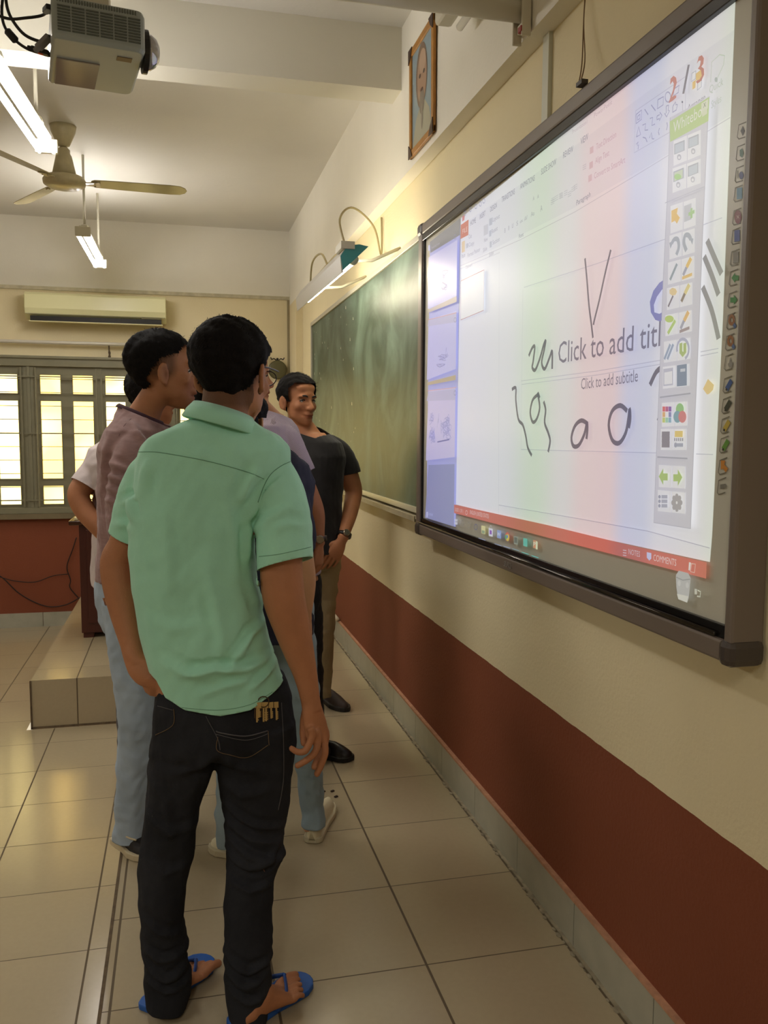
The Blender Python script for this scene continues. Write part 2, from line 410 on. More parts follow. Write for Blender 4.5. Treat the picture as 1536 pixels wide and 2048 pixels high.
# ------------------------------------------------------------------ ceiling fan
m_fan = mat('aged_cream_enamel', srgb(190, 180, 145), .3, noise=.12, nscale=20)
m_fdk = mat('fan_blade_enamel', srgb(160, 148, 112), .22, noise=.08, nscale=8)
F = V((-1.665, 5.43, 0)); zf = 2.85
t = thing('ceiling_fan', tuple(F + V((0, 0, ZC))), 'cream ceiling fan with three long blades', 'ceiling fan')
MB().lathe(F, [(.075, ZC), (.07, ZC-.03), (.035, ZC-.11), (.015, ZC-.12)]).build('canopy', m_fan, t, smooth=True)
MB().lathe(F, [(.012, ZC-.1), (.012, zf+.16)]).lathe(F, [(.02, zf+.20), (.036, zf+.185), (.036, zf+.165), (.045, zf+.15), (.07, zf+.035), (.03, zf+.03)]).build('motor_neck', m_fan, t, smooth=True)
MB().lathe(F, [(.05, zf+.04), (.11, zf+.03), (.122, zf+.01), (.118, zf-.012), (.09, zf-.028), (.05, zf-.036), (.01, zf-.038)]).build('motor_housing', m_fan, t, smooth=True)
for ang in (0.0, 118, 238):
    a = math.radians(ang + 2); d = V((math.cos(a), math.sin(a), 0)); e = V((-math.sin(a), math.cos(a), 0)); c = F + V((0, 0, zf+.005))
    pts = [(.15, .030), (.17, .045), (.30, .052), (.60, .058), (.66, .052), (.69, .03), (.70, .0)]
    up = V((0, 0, 1)); tilt = e*math.cos(.20) - up*math.sin(.20)
    poly = [c + d*x + tilt*y for x, y in pts] + [c + d*x - tilt*y for x, y in pts[::-1][1:]]
    bl = MB().prism(poly, (0, 0, .004)).build('blade', m_fdk, t, bevel=.0015)
    MB().prism([c + d*.10 + e*.022, c + d*.20 + tilt*.028, c + d*.20 - tilt*.028, c + d*.10 - e*.022], (0, 0, -.006)).ball(c + d*.17 + tilt*.018 - up*.006, .006, 8).ball(c + d*.17 - tilt*.018 - up*.006, .006, 8).build('blade_arm', m_fan, bl)

# ------------------------------------------------------------------ fluorescent fixtures
m_tube = emis('lit_fluorescent_tube', (1.0, .96, .93, 1), TUBE)
m_fix = mat('fixture_enamel', srgb(205, 200, 180), .4)
def tube_lamp(label, near, far, rods, group='hanging twin tube lamps', nm='fluorescent_lamp', dx=.031):
    near, far = V(near), V(far); d = unit(far-near); s = unit(np.cross(d, (0, 0, 1))); up = V((0, 0, 1))
    t = thing(nm, tuple((near+far)/2), label, 'ceiling light', group)
    sec = [(-.018, .0), (-.026, .035), (.026, .035), (.018, .0), (.012, -.004), (-.012, -.004)]
    h = MB().loft([[p + s*x + up*(z+.018) for x, z in sec] for p in (near, far)])
    for p, sg in ((near, -1), (far, 1)):
        h.obox(p + d*sg*.012 + up*.012, s*.048, d*.012, up*.030)
    h.build('housing', m_fix, t, bevel=.003)
    for k in (-1, 1):
        MB().cyl(near + s*k*dx - up*.006 + d*.02, far + s*k*dx - up*.006 + d*.012, .0135, 14).build('tube', m_tube, t, smooth=True)
    for p in rods:
        p = V(p); q_ = near + d*np.dot(p-near, d); MB().cyl((q_[0], q_[1], q_[2]+.05), (q_[0], q_[1], ZC), .008, 10).lathe((q_[0], q_[1], 0), [(.03, q_[2]+.05), (.022, q_[2]+.075), (.008, q_[2]+.08)], 12).build('hanger', m_fix, t, smooth=True)
GL = None
tube_lamp('lit twin tube lamp hanging nearest, left of the projector', (-1.672, 3.02, 2.665), (-1.600, 4.22, 2.672), [(-1.6, 3.4, 0), (-1.6, 4.05, 0)])
tube_lamp('lit twin tube lamp hanging beyond the ceiling fan', (-1.610, 5.86, 2.655), (-1.598, 6.90, 2.655), [(-1.6, 5.95, 0), (-1.6, 6.85, 0)])

# ------------------------------------------------------------------ portrait
m_gold = mat('gilded_wood', srgb(176, 122, 48), .35, noise=.15, nscale=25)
m_cap = mat('dark_brass_corner', srgb(62, 36, 20), .4)
y0, y1, z0, z1 = 3.235, 3.585, 2.55, 2.985
t = thing('framed_portrait', (WB, 3.45, z0), 'gilt framed portrait hanging high on the white wall', 'picture')
tilt = .004
def PX(y, z, d): return V((WB - .002 - d*.5 - tilt*(z-z0)/(z1-z0), y, z))
fr = MB(); w_ = .030
for (a, b2, c, d_) in ((y0, y1, z0, z0+w_), (y0, y1, z1-w_, z1), (y0, y0+w_, z0, z1), (y1-w_, y1, z0, z1)):
    P8 = [PX(y, z, dd) for dd in (0, .026) for y, z in ((a, c), (b2, c), (b2, d_), (a, d_))]
    fr.add(P8, [(0,3,2,1),(4,5,6,7),(0,1,5,4),(1,2,6,5),(2,3,7,6),(3,0,4,7)])
fr.build('frame', m_gold, t, bevel=.004)
for y, z, sy, sz in ((y0, z0, 1, 1), (y1, z0, -1, 1), (y0, z1, 1, -1), (y1, z1, -1, -1)):
    MB().prism([PX(y-sy*.001, z-sz*.001, .027), PX(y+sy*.055, z, .027), PX(y+sy*.035, z+sz*.028, .027), PX(y+sy*.028, z+sz*.035, .027), PX(y, z+sz*.055, .027)], (-.003, 0, 0)).build('corner_mount', m_cap, t)
pc = MB(); pc.v = []; 
def pq(y, z, d): return PX(y, z, d)
ym, zm = (y0+y1)/2, (z0+z1)/2
pc.add([pq(y0+.02, z0+.02, .012), pq(y1-.02, z0+.02, .012), pq(y1-.02, z1-.02, .012), pq(y0+.02, z1-.02, .012)], [(0, 1, 2, 3)], 0, srgb(140, 160, 170))
def blob(cy, cz, ry, rz, col, d, n_=28):
    pc.add([pq(cy+ry*math.cos(a), cz+rz*math.sin(a), d) for a in np.linspace(0, 2*math.pi, n_, endpoint=False)], [tuple(range(n_))], 0, col)
pc.add([pq(y0+.03, z0+.022, .013), pq(y1-.03, z0+.022, .013), pq(ym+.09, z0+.13, .013), pq(ym+.02, z0+.17, .013), pq(ym-.04, z0+.17, .013), pq(ym-.10, z0+.12, .013)], [(0,1,2,3,4,5)], 0, srgb(172, 170, 150))
blob(ym+.005, zm+.06, .082, .125, srgb(112, 92, 78), .0135); blob(ym+.0, zm+.055, .066, .105, srgb(168, 134, 110), .014); blob(ym-.01, zm+.11, .045, .045, srgb(186, 156, 132), .0145)
blob(ym-.0, zm-.04, .035, .05, srgb(128, 116, 104), .0146); blob(ym-.03, zm+.065, .012, .008, srgb(80, 60, 52), .015); blob(ym+.028, zm+.065, .012, .008, srgb(80, 60, 52), .015)
blob(ym+.0, zm+.005, .02, .006, srgb(110, 70, 60), .015); blob(ym-.002, zm-.10, .012, .05, srgb(140, 130, 116), .0148)
pc.build('portrait_print', mat('portrait_print', (1, 1, 1, 1), .25, vcol=True), t, fix=False)
MB().cyl(PX(y0+.03, z1-.03, -.003), (WB, y0+.03, z1+.01), .002, 6).build('hanging_wire', m_cap, t)

# off ceiling/wall tube fixture seen behind the projector arm
t = thing('wall_tube_lamp', (-.1, 2.95, 2.9), 'unlit double tube lamp on the white wall behind the projector arm', 'wall light')
a0, a1 = V((-.085, 2.72, 2.985)), V((-.085, 3.13, 2.985))
MB().box((-.185, 1.7, 2.755), (-.125, 2.86, 2.81)).box((-.13, 1.75, 2.78), (WB, 1.79, 2.82)).box((-.13, 2.70, 2.78), (WB, 2.74, 2.82)).build('housing', m_fix, t, bevel=.012)
MB().cyl((-.108, 1.75, 2.745), (-.108, 2.82, 2.745), .013).build('tube', mat('unlit_tube', srgb(225, 222, 210), .2), t, smooth=True)
MB().cyl((-.085, 1.75, 2.775), (-.085, 2.80, 2.775), .011).build('tube', mat('unlit_tube', srgb(225, 222, 210), .2), t, smooth=True)

# ------------------------------------------------------------------ projector and its wall arm
YP = 2.36
m_arm = mat('arm_enamel', srgb(214, 208, 188), .35)
t = thing('boom_pole', (WB, YP, 2.62), 'white steel projector arm reaching out from the wall above the whiteboard', 'projector mount')
pa = at(1055, 24, YP); pb = at(200, -100, YP)
MB().cyl((WB-.015, YP, pa[2]), (pb[0], YP, pa[2]), .031, 24).build('arm_tube', m_arm, t, smooth=True)
MB().box((WB-.008, YP-.03, 2.53), (WB, YP+.03, 2.78)).obox((WB-.018, YP-.032, pa[2]-.03), (.014, 0, 0), (0, .004, 0), (0, 0, .05)).obox((WB-.018, YP+.034, pa[2]-.03), (.014, 0, 0), (0, .004, 0), (0, 0, .05)).box((WB-.020, YP-.03, 2.535), (WB, YP+.03, 2.56)).build('wall_bracket', m_arm, t, bevel=.003)
MB().box((WB-.035, YP-.035, 2.520), (WB-.012, YP-.015, 2.535)).build('wire_stub', mat('red_wire', srgb(150, 40, 30), .5), t)
xp = at(190, 0, YP)[0]
MB().box((xp-.035, YP-.03, 2.434), (xp+.035, YP+.05, pa[2]+.02)).build('mount_head', m_arm, t, bevel=.003)

# projector body: a lofted box, turned a little
m_pr = mat('projector_shell', srgb(160, 168, 164), .28)
m_vent = mat('projector_vent', srgb(92, 98, 88), .5)
t = thing('projector', (xp, YP, 2.40), 'grey short throw projector hanging from the wall arm with domed lens', 'projector')
A = V((at(100, 5, YP-.02))); Bp = at(278, 30, YP-.02)
ux = unit(V((Bp[0]-A[0], .035, 0))); uy = unit(np.cross((0, 0, 1), ux)); uz = V((0, 0, 1))
PW = .218; PD = .30; PH = .098; ztop = 2.432
c0 = V((at(99, 5, 2.24)[0]+.003, 2.24, ztop))   # near top left corner
def PP(a, b_, c): return c0 + ux*a + uy*b_ - uz*c
def rrect(z, r=.02, inset=0):
    out = []
    for cx, cy, a0 in ((PW-r-inset, r+inset, -90), (PW-r-inset, PD-r-inset, 0), (r*.3+inset, PD-r*.3-inset, 90), (r*.3+inset, r*.3+inset, 180)):
        rr = r if cx > PW/2 else r*.3
        for k in range(5):
            a = math.radians(a0 + 90*k/4); out.append(PP(cx+rr*math.cos(a), cy+rr*math.sin(a), z))
    return out
MB().loft([rrect(0, inset=.004), rrect(.012), rrect(PH-.008), rrect(PH, inset=.006)]).build('shell', m_pr, t, bevel=.002)
v = MB()
for i in range(30): v.obox(PP(.014+i*.0062, -.0008, .010), ux*.0013, uy*.002, uz*.0045)
for r0 in range(9):
    for c in range(6): v.obox(PP(.028+c*.0325, -.0008, .024+r0*.0068), ux*.0145, uy*.002, uz*.0016)
v.build('vent_grille', m_vent, t)
v = MB().obox(PP(.172, .06, PH+.0006), ux*.018, uy*.012, uz*.001); v.build('rating_label', mat('label_brown', srgb(120, 98, 66), .5), t)
v = MB().obox(PP(.066, .20, PH+.0015), ux*.052, uy*.085, uz*.002); v.build('lamp_cover', mat('gloss_panel', srgb(150, 142, 130), .08, spec=.8), t, bevel=.002)
lc = PP(PW+.002, .085, .062)
MB().lathe(lc, [(.001, 0), (.052, 0), (.052, .012), (.045, .014), (.001, .014)], 28, axis=ux).build('lens_ring', mat('black_plastic', srgb(18, 16, 16), .35), t, smooth=False)
MB().lathe(lc, [(.043, .012), (.042, .020), (.034, .033), (.020, .041), (.001, .044)], 28, axis=ux).build('lens', mat('lens_glass', srgb(190, 190, 196), .05, metal=.7), t, smooth=True)
m_cab = mat('black_cable', srgb(22, 19, 17), .5)
GC = 'black cables plugged into the left side of the projector'
def cable(lbl, pts, rad, plug):
    t = thing('projector_cable', tuple(pts[0]), lbl, 'cable', 'cables of the projector')
    MB().tube(pts, rad, 10, smooth=6).build('cord', m_cab, t, smooth=True)
    e = V(pts[0]); d = unit(V(pts[1])-e); u_, v_ = frame(d)
    MB().obox(e+d*.024, d*.022, u_*.010, v_*.006).obox(e+d*.045, d*.012, u_*.006, v_*.005).build('plug', plug, t, bevel=.002)
    return t
pz = lambda px, py, dy=0: at(px, py, 2.34+dy)
cable('topmost black cable, plugged near the top of the projector', [PP(0, .02, .022), pz(86, 30), pz(50, 36), pz(15, 37), pz(-30, 20)], .0036, m_cab)
cable('middle black cable curving down into the grey projector plug', [PP(0, .09, .060), pz(88, 84), pz(50, 70), pz(22, 35), pz(12, 0), pz(15, -40)], .0038, mat('grey_plug', srgb(120, 116, 112), .5))
t = cable('lowest cable with ferrite lump and orange ringed projector plug', [PP(0, .14, .084), pz(92, 106, .04), pz(60, 100, .04), pz(30, 80, .04), pz(8, 50, .04), pz(4, 10, .04), pz(14, -40, .04)], .0036, m_cab)
e0, e1 = pz(13, 60, .04), pz(33, 83, .04)
MB().tube([e0, e0*.9+e1*.1, e0*.1+e1*.9, e1], [.006, .0095, .0095, .006], 12).build('ferrite_core', m_cab, t, smooth=True)
MB().cyl(pz(77, 103, .04), pz(87, 106, .04), .0062, 10).build('orange_collar', mat('orange_plastic', srgb(190, 72, 30), .4), t)

# ------------------------------------------------------------------ chalkboard
m_chalk = mat('green_chalkboard', srgb(62, 84, 66), .30, spec=.5)
nt = m_chalk.node_tree; N = nt.nodes; L = nt.links; bs = N['Principled BSDF']
tc = N.new('ShaderNodeTexCoord'); mp = N.new('ShaderNodeMapping'); mp.inputs['Scale'].default_value = (1, 1.0, .8); mp.inputs['Rotation'].default_value = (.35, 0, 0); L.new(tc.outputs['Object'], mp.inputs[0])
nz = N.new('ShaderNodeTexNoise'); nz.inputs['Scale'].default_value = 2.2; nz.inputs['Detail'].default_value = 8; nz.inputs['Roughness'].default_value = .6; nz.inputs['Distortion'].default_value = 1.4; L.new(mp.outputs[0], nz.inputs['Vector'])
rp = N.new('ShaderNodeValToRGB'); rp.color_ramp.elements[0].position = .42; rp.color_ramp.elements[0].color = srgb(48, 68, 54); rp.color_ramp.elements[1].position = .72; rp.color_ramp.elements[1].color = srgb(104, 126, 112)
L.new(nz.outputs['Fac'], rp.inputs[0]); L.new(rp.outputs[0], bs.inputs['Base Color'])
mr = N.new('ShaderNodeMapRange'); mr.inputs[3].default_value = .34; mr.inputs[4].default_value = .52; L.new(nz.outputs['Fac'], mr.inputs[0]); L.new(mr.outputs[0], bs.inputs['Roughness'])
m_alu = mat('aluminium_trim', srgb(200, 196, 178), .35, metal=.3)
t = thing('chalkboard', (0, 5.0, 1.05), 'green chalkboard with pale frame left of the projected whiteboard', 'chalkboard')
cy0, cy1, cz0, cz1 = 3.45, 6.60, 1.055, 2.238
MB().box((-.022, cy0, cz0), (0, cy1, cz1)).build('writing_surface', m_chalk, t)
MB().box((-.034, cy0, cz1-.022), (0, cy1+.012, cz1+.006)).box((-.034, cy1-.004, cz0), (0, cy1+.014, cz1)).box((-.030, cy0, cz0-.006), (0, cy1, cz0+.02)).build('frame', m_alu, t, bevel=.002)
MB().box((-.070, cy0, cz0-.030), (0, cy1-.02, cz0-.018)).box((-.074, cy0, cz0-.030), (-.068, cy1-.02, cz0-.006)).build('chalk_tray', mat('grey_tray', srgb(170, 160, 132), .5, noise=.12, nscale=20), t)
ck = MB(); rr_ = random.Random(5)
for k in range(40):
    y = 6.5-rr_.random()**1.6*1.6; z = 2.18-rr_.random()**1.3*.9; s_ = .003+.006*rr_.random()
    ck.add([(-.0226, y-s_, z-s_), (-.0226, y+s_*.7, z-s_*.7), (-.0226, y+s_*.5, z+s_*1.5), (-.0226, y-s_*.6, z+s_*1.2)], [(0,1,2,3)])
ck.build('chalk_flecks', mat('chalk_white', srgb(225, 225, 210), .9), t, fix=False)['kind'] = 'stuff'

# ------------------------------------------------------------------ chalkboard lamp
t = thing('chalkboard_lamp', (-.3, 4.3, 2.15), 'long reflector tube lamp on arms lighting the chalkboard', 'board light')
n0, n1 = V((-.30, 3.62, 2.145)), V((-.30, 5.02, 2.175))
m_ref = mat('reflector_back', srgb(196, 192, 182), .35)
sec = [(-.055, -.07), (-.062, .0), (-.035, .045), (.01, .05), (.014, .046), (-.030, .038), (-.054, -.0), (-.048, -.066)]
MB().loft([[V((p[0]+x, p[1], p[2]+z)) for x, z in sec] for p in (n0, n1)]).build('reflector', m_ref, t)
MB().loft([[V((n0[0]+x, yy, n0[2]+z)) for x, z in ((-.05, -.06), (-.06, 0), (-.03, .044), (.02, .052), (.06, .045))] for yy in (n0[1]-.004, n0[1]+.002)]).build('end_plate', mat('teal_end_plate', srgb(70, 150, 150), .4), t)
MB().box((n0[0]-.06, n0[1]-.01, n0[2]+.03), (n0[0]+.0, n0[1]+.12, n0[2]+.062)).build('ballast_box', m_fix, t, bevel=.002)
MB().cyl((n0[0]+.005, n0[1]+.03, n0[2]-.005), (n0[0]+.005, n0[1]+.06, n0[2]-.005), .02).build('tube_cap', m_fix, t, smooth=True)
MB().cyl((n0[0]+.005, n0[1]+.06, n0[2]-.008), (n1[0]+.005, n1[1]-.03, n1[2]-.008), .014).build('tube', emis('board_tube', (1.0, .90, .70, 1), BOARD_LAMP), t, smooth=True)
for yy in (3.95, 4.7): MB().tube([(-.30, yy, 2.19), (-.15, yy, 2.20), (-.012, yy, 2.265)], .008, 8).build('support_arm', m_fix, t, smooth=True)
MB().tube([(-.31, 3.75, 2.20), (-.33, 3.80, 2.34), (-.25, 3.9, 2.42), (-.12, 4.05, 2.38), (-.03, 4.28, 2.30), (-.010, 4.34, 2.36), (-.010, 4.35, 2.50)], .005, 8, smooth=8).tube([(-.31, 4.2, 2.20), (-.33, 4.3, 2.29), (-.33, 4.6, 2.30), (-.31, 4.8, 2.19)], .005, 8, smooth=8).build('power_lead', mat('beige_lead', srgb(160, 146, 106), .5), t, smooth=True)

# conduit on the wall above the whiteboard, string hanging on its frame
tag(rebase(MB().box((-.012, 2.315, 2.20), (0, 2.355, 2.524)).build('cable_conduit', mat('white_conduit', srgb(212, 214, 200), .4)), (0, 2.335, 2.2)), 'white vertical cable conduit above the projected whiteboard', 'conduit')
t = thing('hanging_string', (0, 2.09, 2.5), 'thin brown string hanging from the beam to the whiteboard frame', 'string')
m_str = mat('twine', srgb(120, 92, 56), .8)
for dx in (-.004, .004):
    MB().tube([(-.01, 2.094+dx, 2.56), (-.02, 2.085, 2.45), (-.035, 2.05+dx*2, 2.33), (-.060, 2.02+dx, 2.262), (-.078, 1.985, 2.246)], .0016, 6, smooth=5).build('strand', m_str, t)
MB().box((-.085, 1.955, 2.240), (-.068, 1.985, 2.250)).build('clip', mat('dark_clip', srgb(60, 52, 44), .5), t)

# ------------------------------------------------------------------ desk on the platform
m_ma = mat('dark_mahogany', srgb(70, 26, 18), .35, noise=.2, nscale=6, stretch=(1, 1, .15))
t = thing('teacher_desk', (-1.2, 6.2, 0), 'dark mahogany teacher desk standing on the tiled platform', 'desk')
MB().box((-1.70, 5.98, .035), (-.75, 6.55, .775)).box((-1.69, 5.99, 0), (-1.62, 6.03, .05)).box((-1.69, 6.5, 0), (-1.62, 6.54, .05)).box((-.83, 5.99, 0), (-.76, 6.03, .05)).build('body', m_ma, t, bevel=.003)
MB().box((-1.76, 5.94, .775), (-.70, 6.6, .805)).build('desktop', mat('mahogany_top', srgb(60, 32, 20), .25), t, bevel=.006)
MB().box((-1.655, 5.972, .10), (-1.28, 5.982, .74)).box((-1.20, 5.972, .10), (-.80, 5.982, .74)).build('front_panel', m_ma, t, bevel=.004)
q0 = V((-1.70, 6.03, .806))
tag(rebase(MB().box((-1.73, 6.0, .806), (-1.50, 6.2, .822)).obox((-1.62, 6.1, .828), (.10, .02, 0), (-.012, .07, 0), (0, 0, .006)).build('paper_stack', mat('cream_paper', srgb(230, 218, 170), .7), bevel=.002), q0), 'pale papers lying on the corner of the mahogany desk', 'papers')
tk = MB()
for k, (px, py, w2) in enumerate(((196, 1004, 6), (201, 1018, 5), (199, 1026, 4), (203, 1034, 3))):
    p = at(px, py, 6.15); tk.obox(p, (.02*w2/5, 0, .004), (0, .02, 0), (0, .001, .009))
tag(rebase(MB().box((-1.47, 6.1, .806), (-1.36, 6.2, .93)).build('tissue_pack', mat('mixed_wrap', srgb(190, 180, 160), .4, noise=.6, nscale=30), bevel=.01), (-1.5, 6.15, .806)), 'small wrapped pack standing on the mahogany desk behind the elbow', 'pack')
# loose cable behind the desk, on the red wall
wy = YB-.02
def bw(px, py): return at(px, py, YB-.03)
tag(rebase(MB().tube([bw(-40, 1140), bw(0, 1152), bw(40, 1188), bw(90, 1212), bw(130, 1210), bw(160, 1195)], .005, 6, smooth=6).tube([bw(0, 1154), bw(30, 1162), bw(70, 1164), bw(105, 1152), bw(136, 1148)], .004, 6, smooth=6).tube([bw(153, 1075), bw(145, 1100), bw(134, 1133), bw(141, 1160), bw(140, 1175), bw(156, 1195)], .005, 6, smooth=6).build('loose_cable', mat('brown_cable', srgb(36, 16, 12), .6), smooth=True), tuple(bw(100, 1150))), 'thin dark cable looping along the red back wall beside the desk', 'cable')

# round mirror-faced clock in the corner
t = thing('wall_mirror', (-.20, YB-.05, 1.95), 'round mirror in a dark curled iron frame in the corner', 'mirror')
mc = at(555, 740, YB-.05)
MB().lathe(mc, [(.066, -.008), (.082, -.006), (.084, .006), (.066, .010)], 32, axis=(0, -1, 0)).build('iron_ring', mat('olive_iron', srgb(88, 84, 52), .4), t, smooth=True)
MB().lathe(mc, [(.001, -.004), (.068, -.004), (.068, .004), (.001, .004)], 32, axis=(0, -1, 0)).build('mirror_glass', mat('mirror_glass', srgb(150, 172, 168), .2), t)
cu = MB()
for s_ in (-1, 1): cu.tube([mc+V((s_*.01, 0, .082)), mc+V((s_*.03, 0, .10)), mc+V((s_*.05, 0, .092)), mc+V((s_*.06, 0, .11))], .005, 6, smooth=4)
cu.ball(mc+V((0, 0, .095)), .012, 8).box(tuple(mc+V((-.10, 0, .06))), tuple(mc+V((-.088, .02, .13)))).build('scroll_ornament', mat('dark_iron', srgb(40, 34, 26), .5), t)
# stub of a pipe on the skirting near the khaki trousers, crumbs on the floor
p = atx(673, 1236, -.02)
t = tag(rebase(MB().cyl(p+V((0, -.05, 0)), p+V((0, .16, 0)), .013, 12).build('pipe_stub', mat('white_pvc', srgb(205, 195, 170), .4), smooth=True), tuple(p)), 'short white pipe stub on the skirting by the khaki trousers', 'pipe')
for k, (px, py) in enumerate(((647, 1583), (665, 1582), (672, 1593))):
    p = atz(px, py, .0025)
    tag(rebase(MB().obox(p, (.006, .004, 0), (-.002, .004, 0), (0, 0, .002)).build('floor_crumb', mat('dark_crumb', srgb(50, 34, 22), .8)), tuple(p)), 'tiny dark crumb on the tile beside the white shoe', 'crumb', 'crumbs on the platform tiles')
# ------------------------------------------------------------------ interactive whiteboard
XS = -.060
by0, by1, bz0, bz1 = 1.318, 3.425, .982, 2.238
m_bez = mat('whiteboard_bezel', srgb(120, 108, 98), .4)
m_bzk = mat('black_inner_bezel', srgb(14, 11, 11), .25)
t = WBD = thing('interactive_whiteboard', (0, (by0+by1)/2, bz0), 'large dark-framed interactive whiteboard lit by a projected slide editor', 'whiteboard')
fr = MB()
fr.box((-.074, by0, bz1-.042), (-.004, by1, bz1)); fr.box((-.074, by0, bz0), (-.004, by1, bz0+.042)); fr.box((-.074, by0, bz0), (-.004, 1.341, bz1)); fr.box((-.074, by1-.055, bz0), (-.004, by1, bz1))
fr.build('frame', m_bez, t, bevel=.006)
for y, s_ in ((by0, 1), (by1, -1)):
    for z, u_ in ((bz0, 1), (bz1, -1)):
        hw = .034 if s_ == 1 else .060
        MB().box((-.080, y-s_*.006, z-u_*.006), (-.002, y+s_*hw, z+u_*.046)).build('corner_cap', mat('corner_plastic', srgb(72, 64, 60), .35), t, bevel=.014)
ib = MB()
iy0, iy1, iz0, iz1 = 1.340, 3.362, 1.050, 2.170
ib.box((-.072, 1.341, iz1), (-.05, by1-.055, bz1-.042)); ib.box((-.068, 1.341, bz0+.042), (-.05, by1-.055, iz0)); ib.box((-.068, iy1-.003, bz0+.042), (-.05, by1-.054, bz1-.042))
ib.build('inner_bezel', m_bzk, t, bevel=.002)
MB().cyl((-.071, by0+.05, bz0+.048), (-.071, by1-.03, bz0+.048), .005, 10).build('pen_ledge', mat('polished_ledge', srgb(70, 66, 62), .08, metal=.8), t, smooth=True)
m_surf = mat('whiteboard_surface', srgb(206, 204, 190), .35)
MB().box((XS, by0+.03, bz0+.03), (-.004, by1-.012, bz1-.03)).build('board_surface', m_surf, t)

# projected picture: coloured shapes on the board surface
def Bp(px, py, lay):
    p = atx(px, py, XS); return (XS-.0004-lay*.00018, p[1], p[2])
class Pic:
    def __init__(s, wash=0.0): s.mb = MB(); s.k = 0; s.wash = wash
    def c(s, col): return srgb(*[v+(250-v)*s.wash for v in col])
    def poly(s, pts, col, lay=None):
        if lay is None: s.k += 1; lay = s.k*.25
        n_ = len(pts); s.mb.add([Bp(x, y, lay) for x, y in pts], [tuple(range(n_))], 0, s.c(col)); return s
    def line(s, pts, wd, col, lay=None, smooth=0):
        if lay is None: s.k += 1; lay = s.k*.25
        P = [V(Bp(x, y, lay)) for x, y in pts]
        if smooth: P, _ = cr(P, [1]*len(P), smooth)
        hw = wd/2
        A, B_ = [], []
        for i, p in enumerate(P):
            d = P[min(i+1, len(P)-1)]-P[max(i-1, 0)]; d[0] = 0; d = unit(d); nrm = V((0, -d[2], d[1]))
            A.append(p+nrm*hw); B_.append(p-nrm*hw)
        n_ = len(P)
        s.mb.add(A+B_, [(i, i+1, n_+i+1, n_+i) for i in range(n_-1)], 0, s.c(col)); return s
    def quad(s, x0, y0, x1, y1, sl, col, lay=None):      # px box whose top/bottom edges slope by sl
        return s.poly([(x0, y0), (x1, y0+(x1-x0)*sl), (x1, y1+(x1-x0)*sl), (x0, y1)], col, lay)
    def disc(s, cx, cy, rx, ry, col, lay=None, n_=20, a0=0, a1=2*math.pi):
        return s.poly([(cx+rx*math.cos(a), cy+ry*math.sin(a)) for a in np.linspace(a0, a1, n_, endpoint=False)], col, lay)
    def ring(s, cx, cy, rx, ry, wd, col, lay=None, a0=0, a1=2*math.pi, n_=20):
        return s.line([(cx+rx*math.cos(a), cy+ry*math.sin(a)) for a in np.linspace(a0, a1, n_)], wd, col, lay)
    def text(s, body, x0, y0, x1, y1, cap, col, lay=None, serif=False):
        # baseline from (x0,y0) to (x1,y1) px; cap = capital height in px at the left end
        if lay is None: s.k += 1; lay = s.k*.25
        cu = bpy.data.curves.new('t', 'FONT'); cu.body = body; cu.size = 1; cu.resolution_u = 2
        ob = bpy.data.objects.new('t', cu); COL.objects.link(ob); bpy.context.view_layer.update()
        me = bpy.data.meshes.new_from_object(ob.evaluated_get(bpy.context.evaluated_depsgraph_get()))
        vs = np.array([v.co[:] for v in me.vertices]); fs = [tuple(p.vertices) for p in me.polygons]
        bpy.data.objects.remove(ob); bpy.data.curves.remove(cu); bpy.data.meshes.remove(me)
        a, b_ = V(Bp(x0, y0, lay)), V(Bp(x1, y1, lay)); c = V(Bp(x0, y0-cap, lay)); H = c[2]-a[2]
        w0, w1 = vs[:, 0].min(), vs[:, 0].max(); capu = .69
        P = [a + (b_-a)*((x-w0)/(w1-w0)) + V((0, 0, H*y/capu)) for x, y, _ in vs]
        s.mb.add(P, fs, 0, s.c(col)); return s
pc = Pic(.14)
# base window areas
R_ = lambda y: 1472 - (y/1153)*50.5          # right edge of the projection
top = lambda x: 484+(243-484)*(x-847)/(1150-847) if x < 1150 else 243-(x-1150)*.769
WHT = (250, 250, 255); LAV = (196, 196, 240)
pc.poly([(860, 484), (921, 436), (911.5, 1054), (853, 1036)], (186, 188, 236), 0)            # side panel
pc.poly([(860, 484), (921, 436), (920, 470), (861, 506)], (150, 148, 140), .25)
pc.poly([(922, 436), (1150, 250), (1300, 135), (1471, 4), (1446, 640), (1424.5, 1070), (1420, 1124), (1260, 1089), (1100, 1055), (912, 1009)], WHT, 0)
pc.k = 1.5
# ribbon tints
pc.poly([(922, 452), (1150, 292), (1300, 180), (1469, 60), (1462, 230), (1300, 330), (1150, 415), (921, 532)], (243, 243, 250))
pc.line([(921, 532), (1040, 480), (1150, 424), (1270, 352), (1461, 235)], .0015, (215, 212, 222))
pc.line([(921, 538), (1000, 505)], .001, (205, 205, 215))
pc.poly([(922, 450), (937.5, 439), (937, 470), (921.5, 478)], (222, 128, 104))
pc.text('FILE', 925, 468, 935, 462, 9, (250, 220, 210))
pc.poly([(925, 433), (930, 430), (929, 440), (925, 443)], (220, 130, 130))
TX = (150, 148, 165); LT = (184, 182, 196)
for b_ in (('HOME', 941, 452, 952, 445, 10), ('INSERT', 960, 439, 971, 431, 10), ('DESIGN', 981, 424, 994, 415, 10), ('TRANSITIONS', 1004, 405, 1030, 388, 11), ('ANIMATIONS', 1041, 379, 1070, 361, 11), ('SLIDE SHOW', 1083, 350, 1113, 329, 12), ('REVIEW', 1127, 317, 1147, 303, 12), ('VIEW', 1162, 290, 1177, 279, 13)):
    pc.text(*b_, TX)
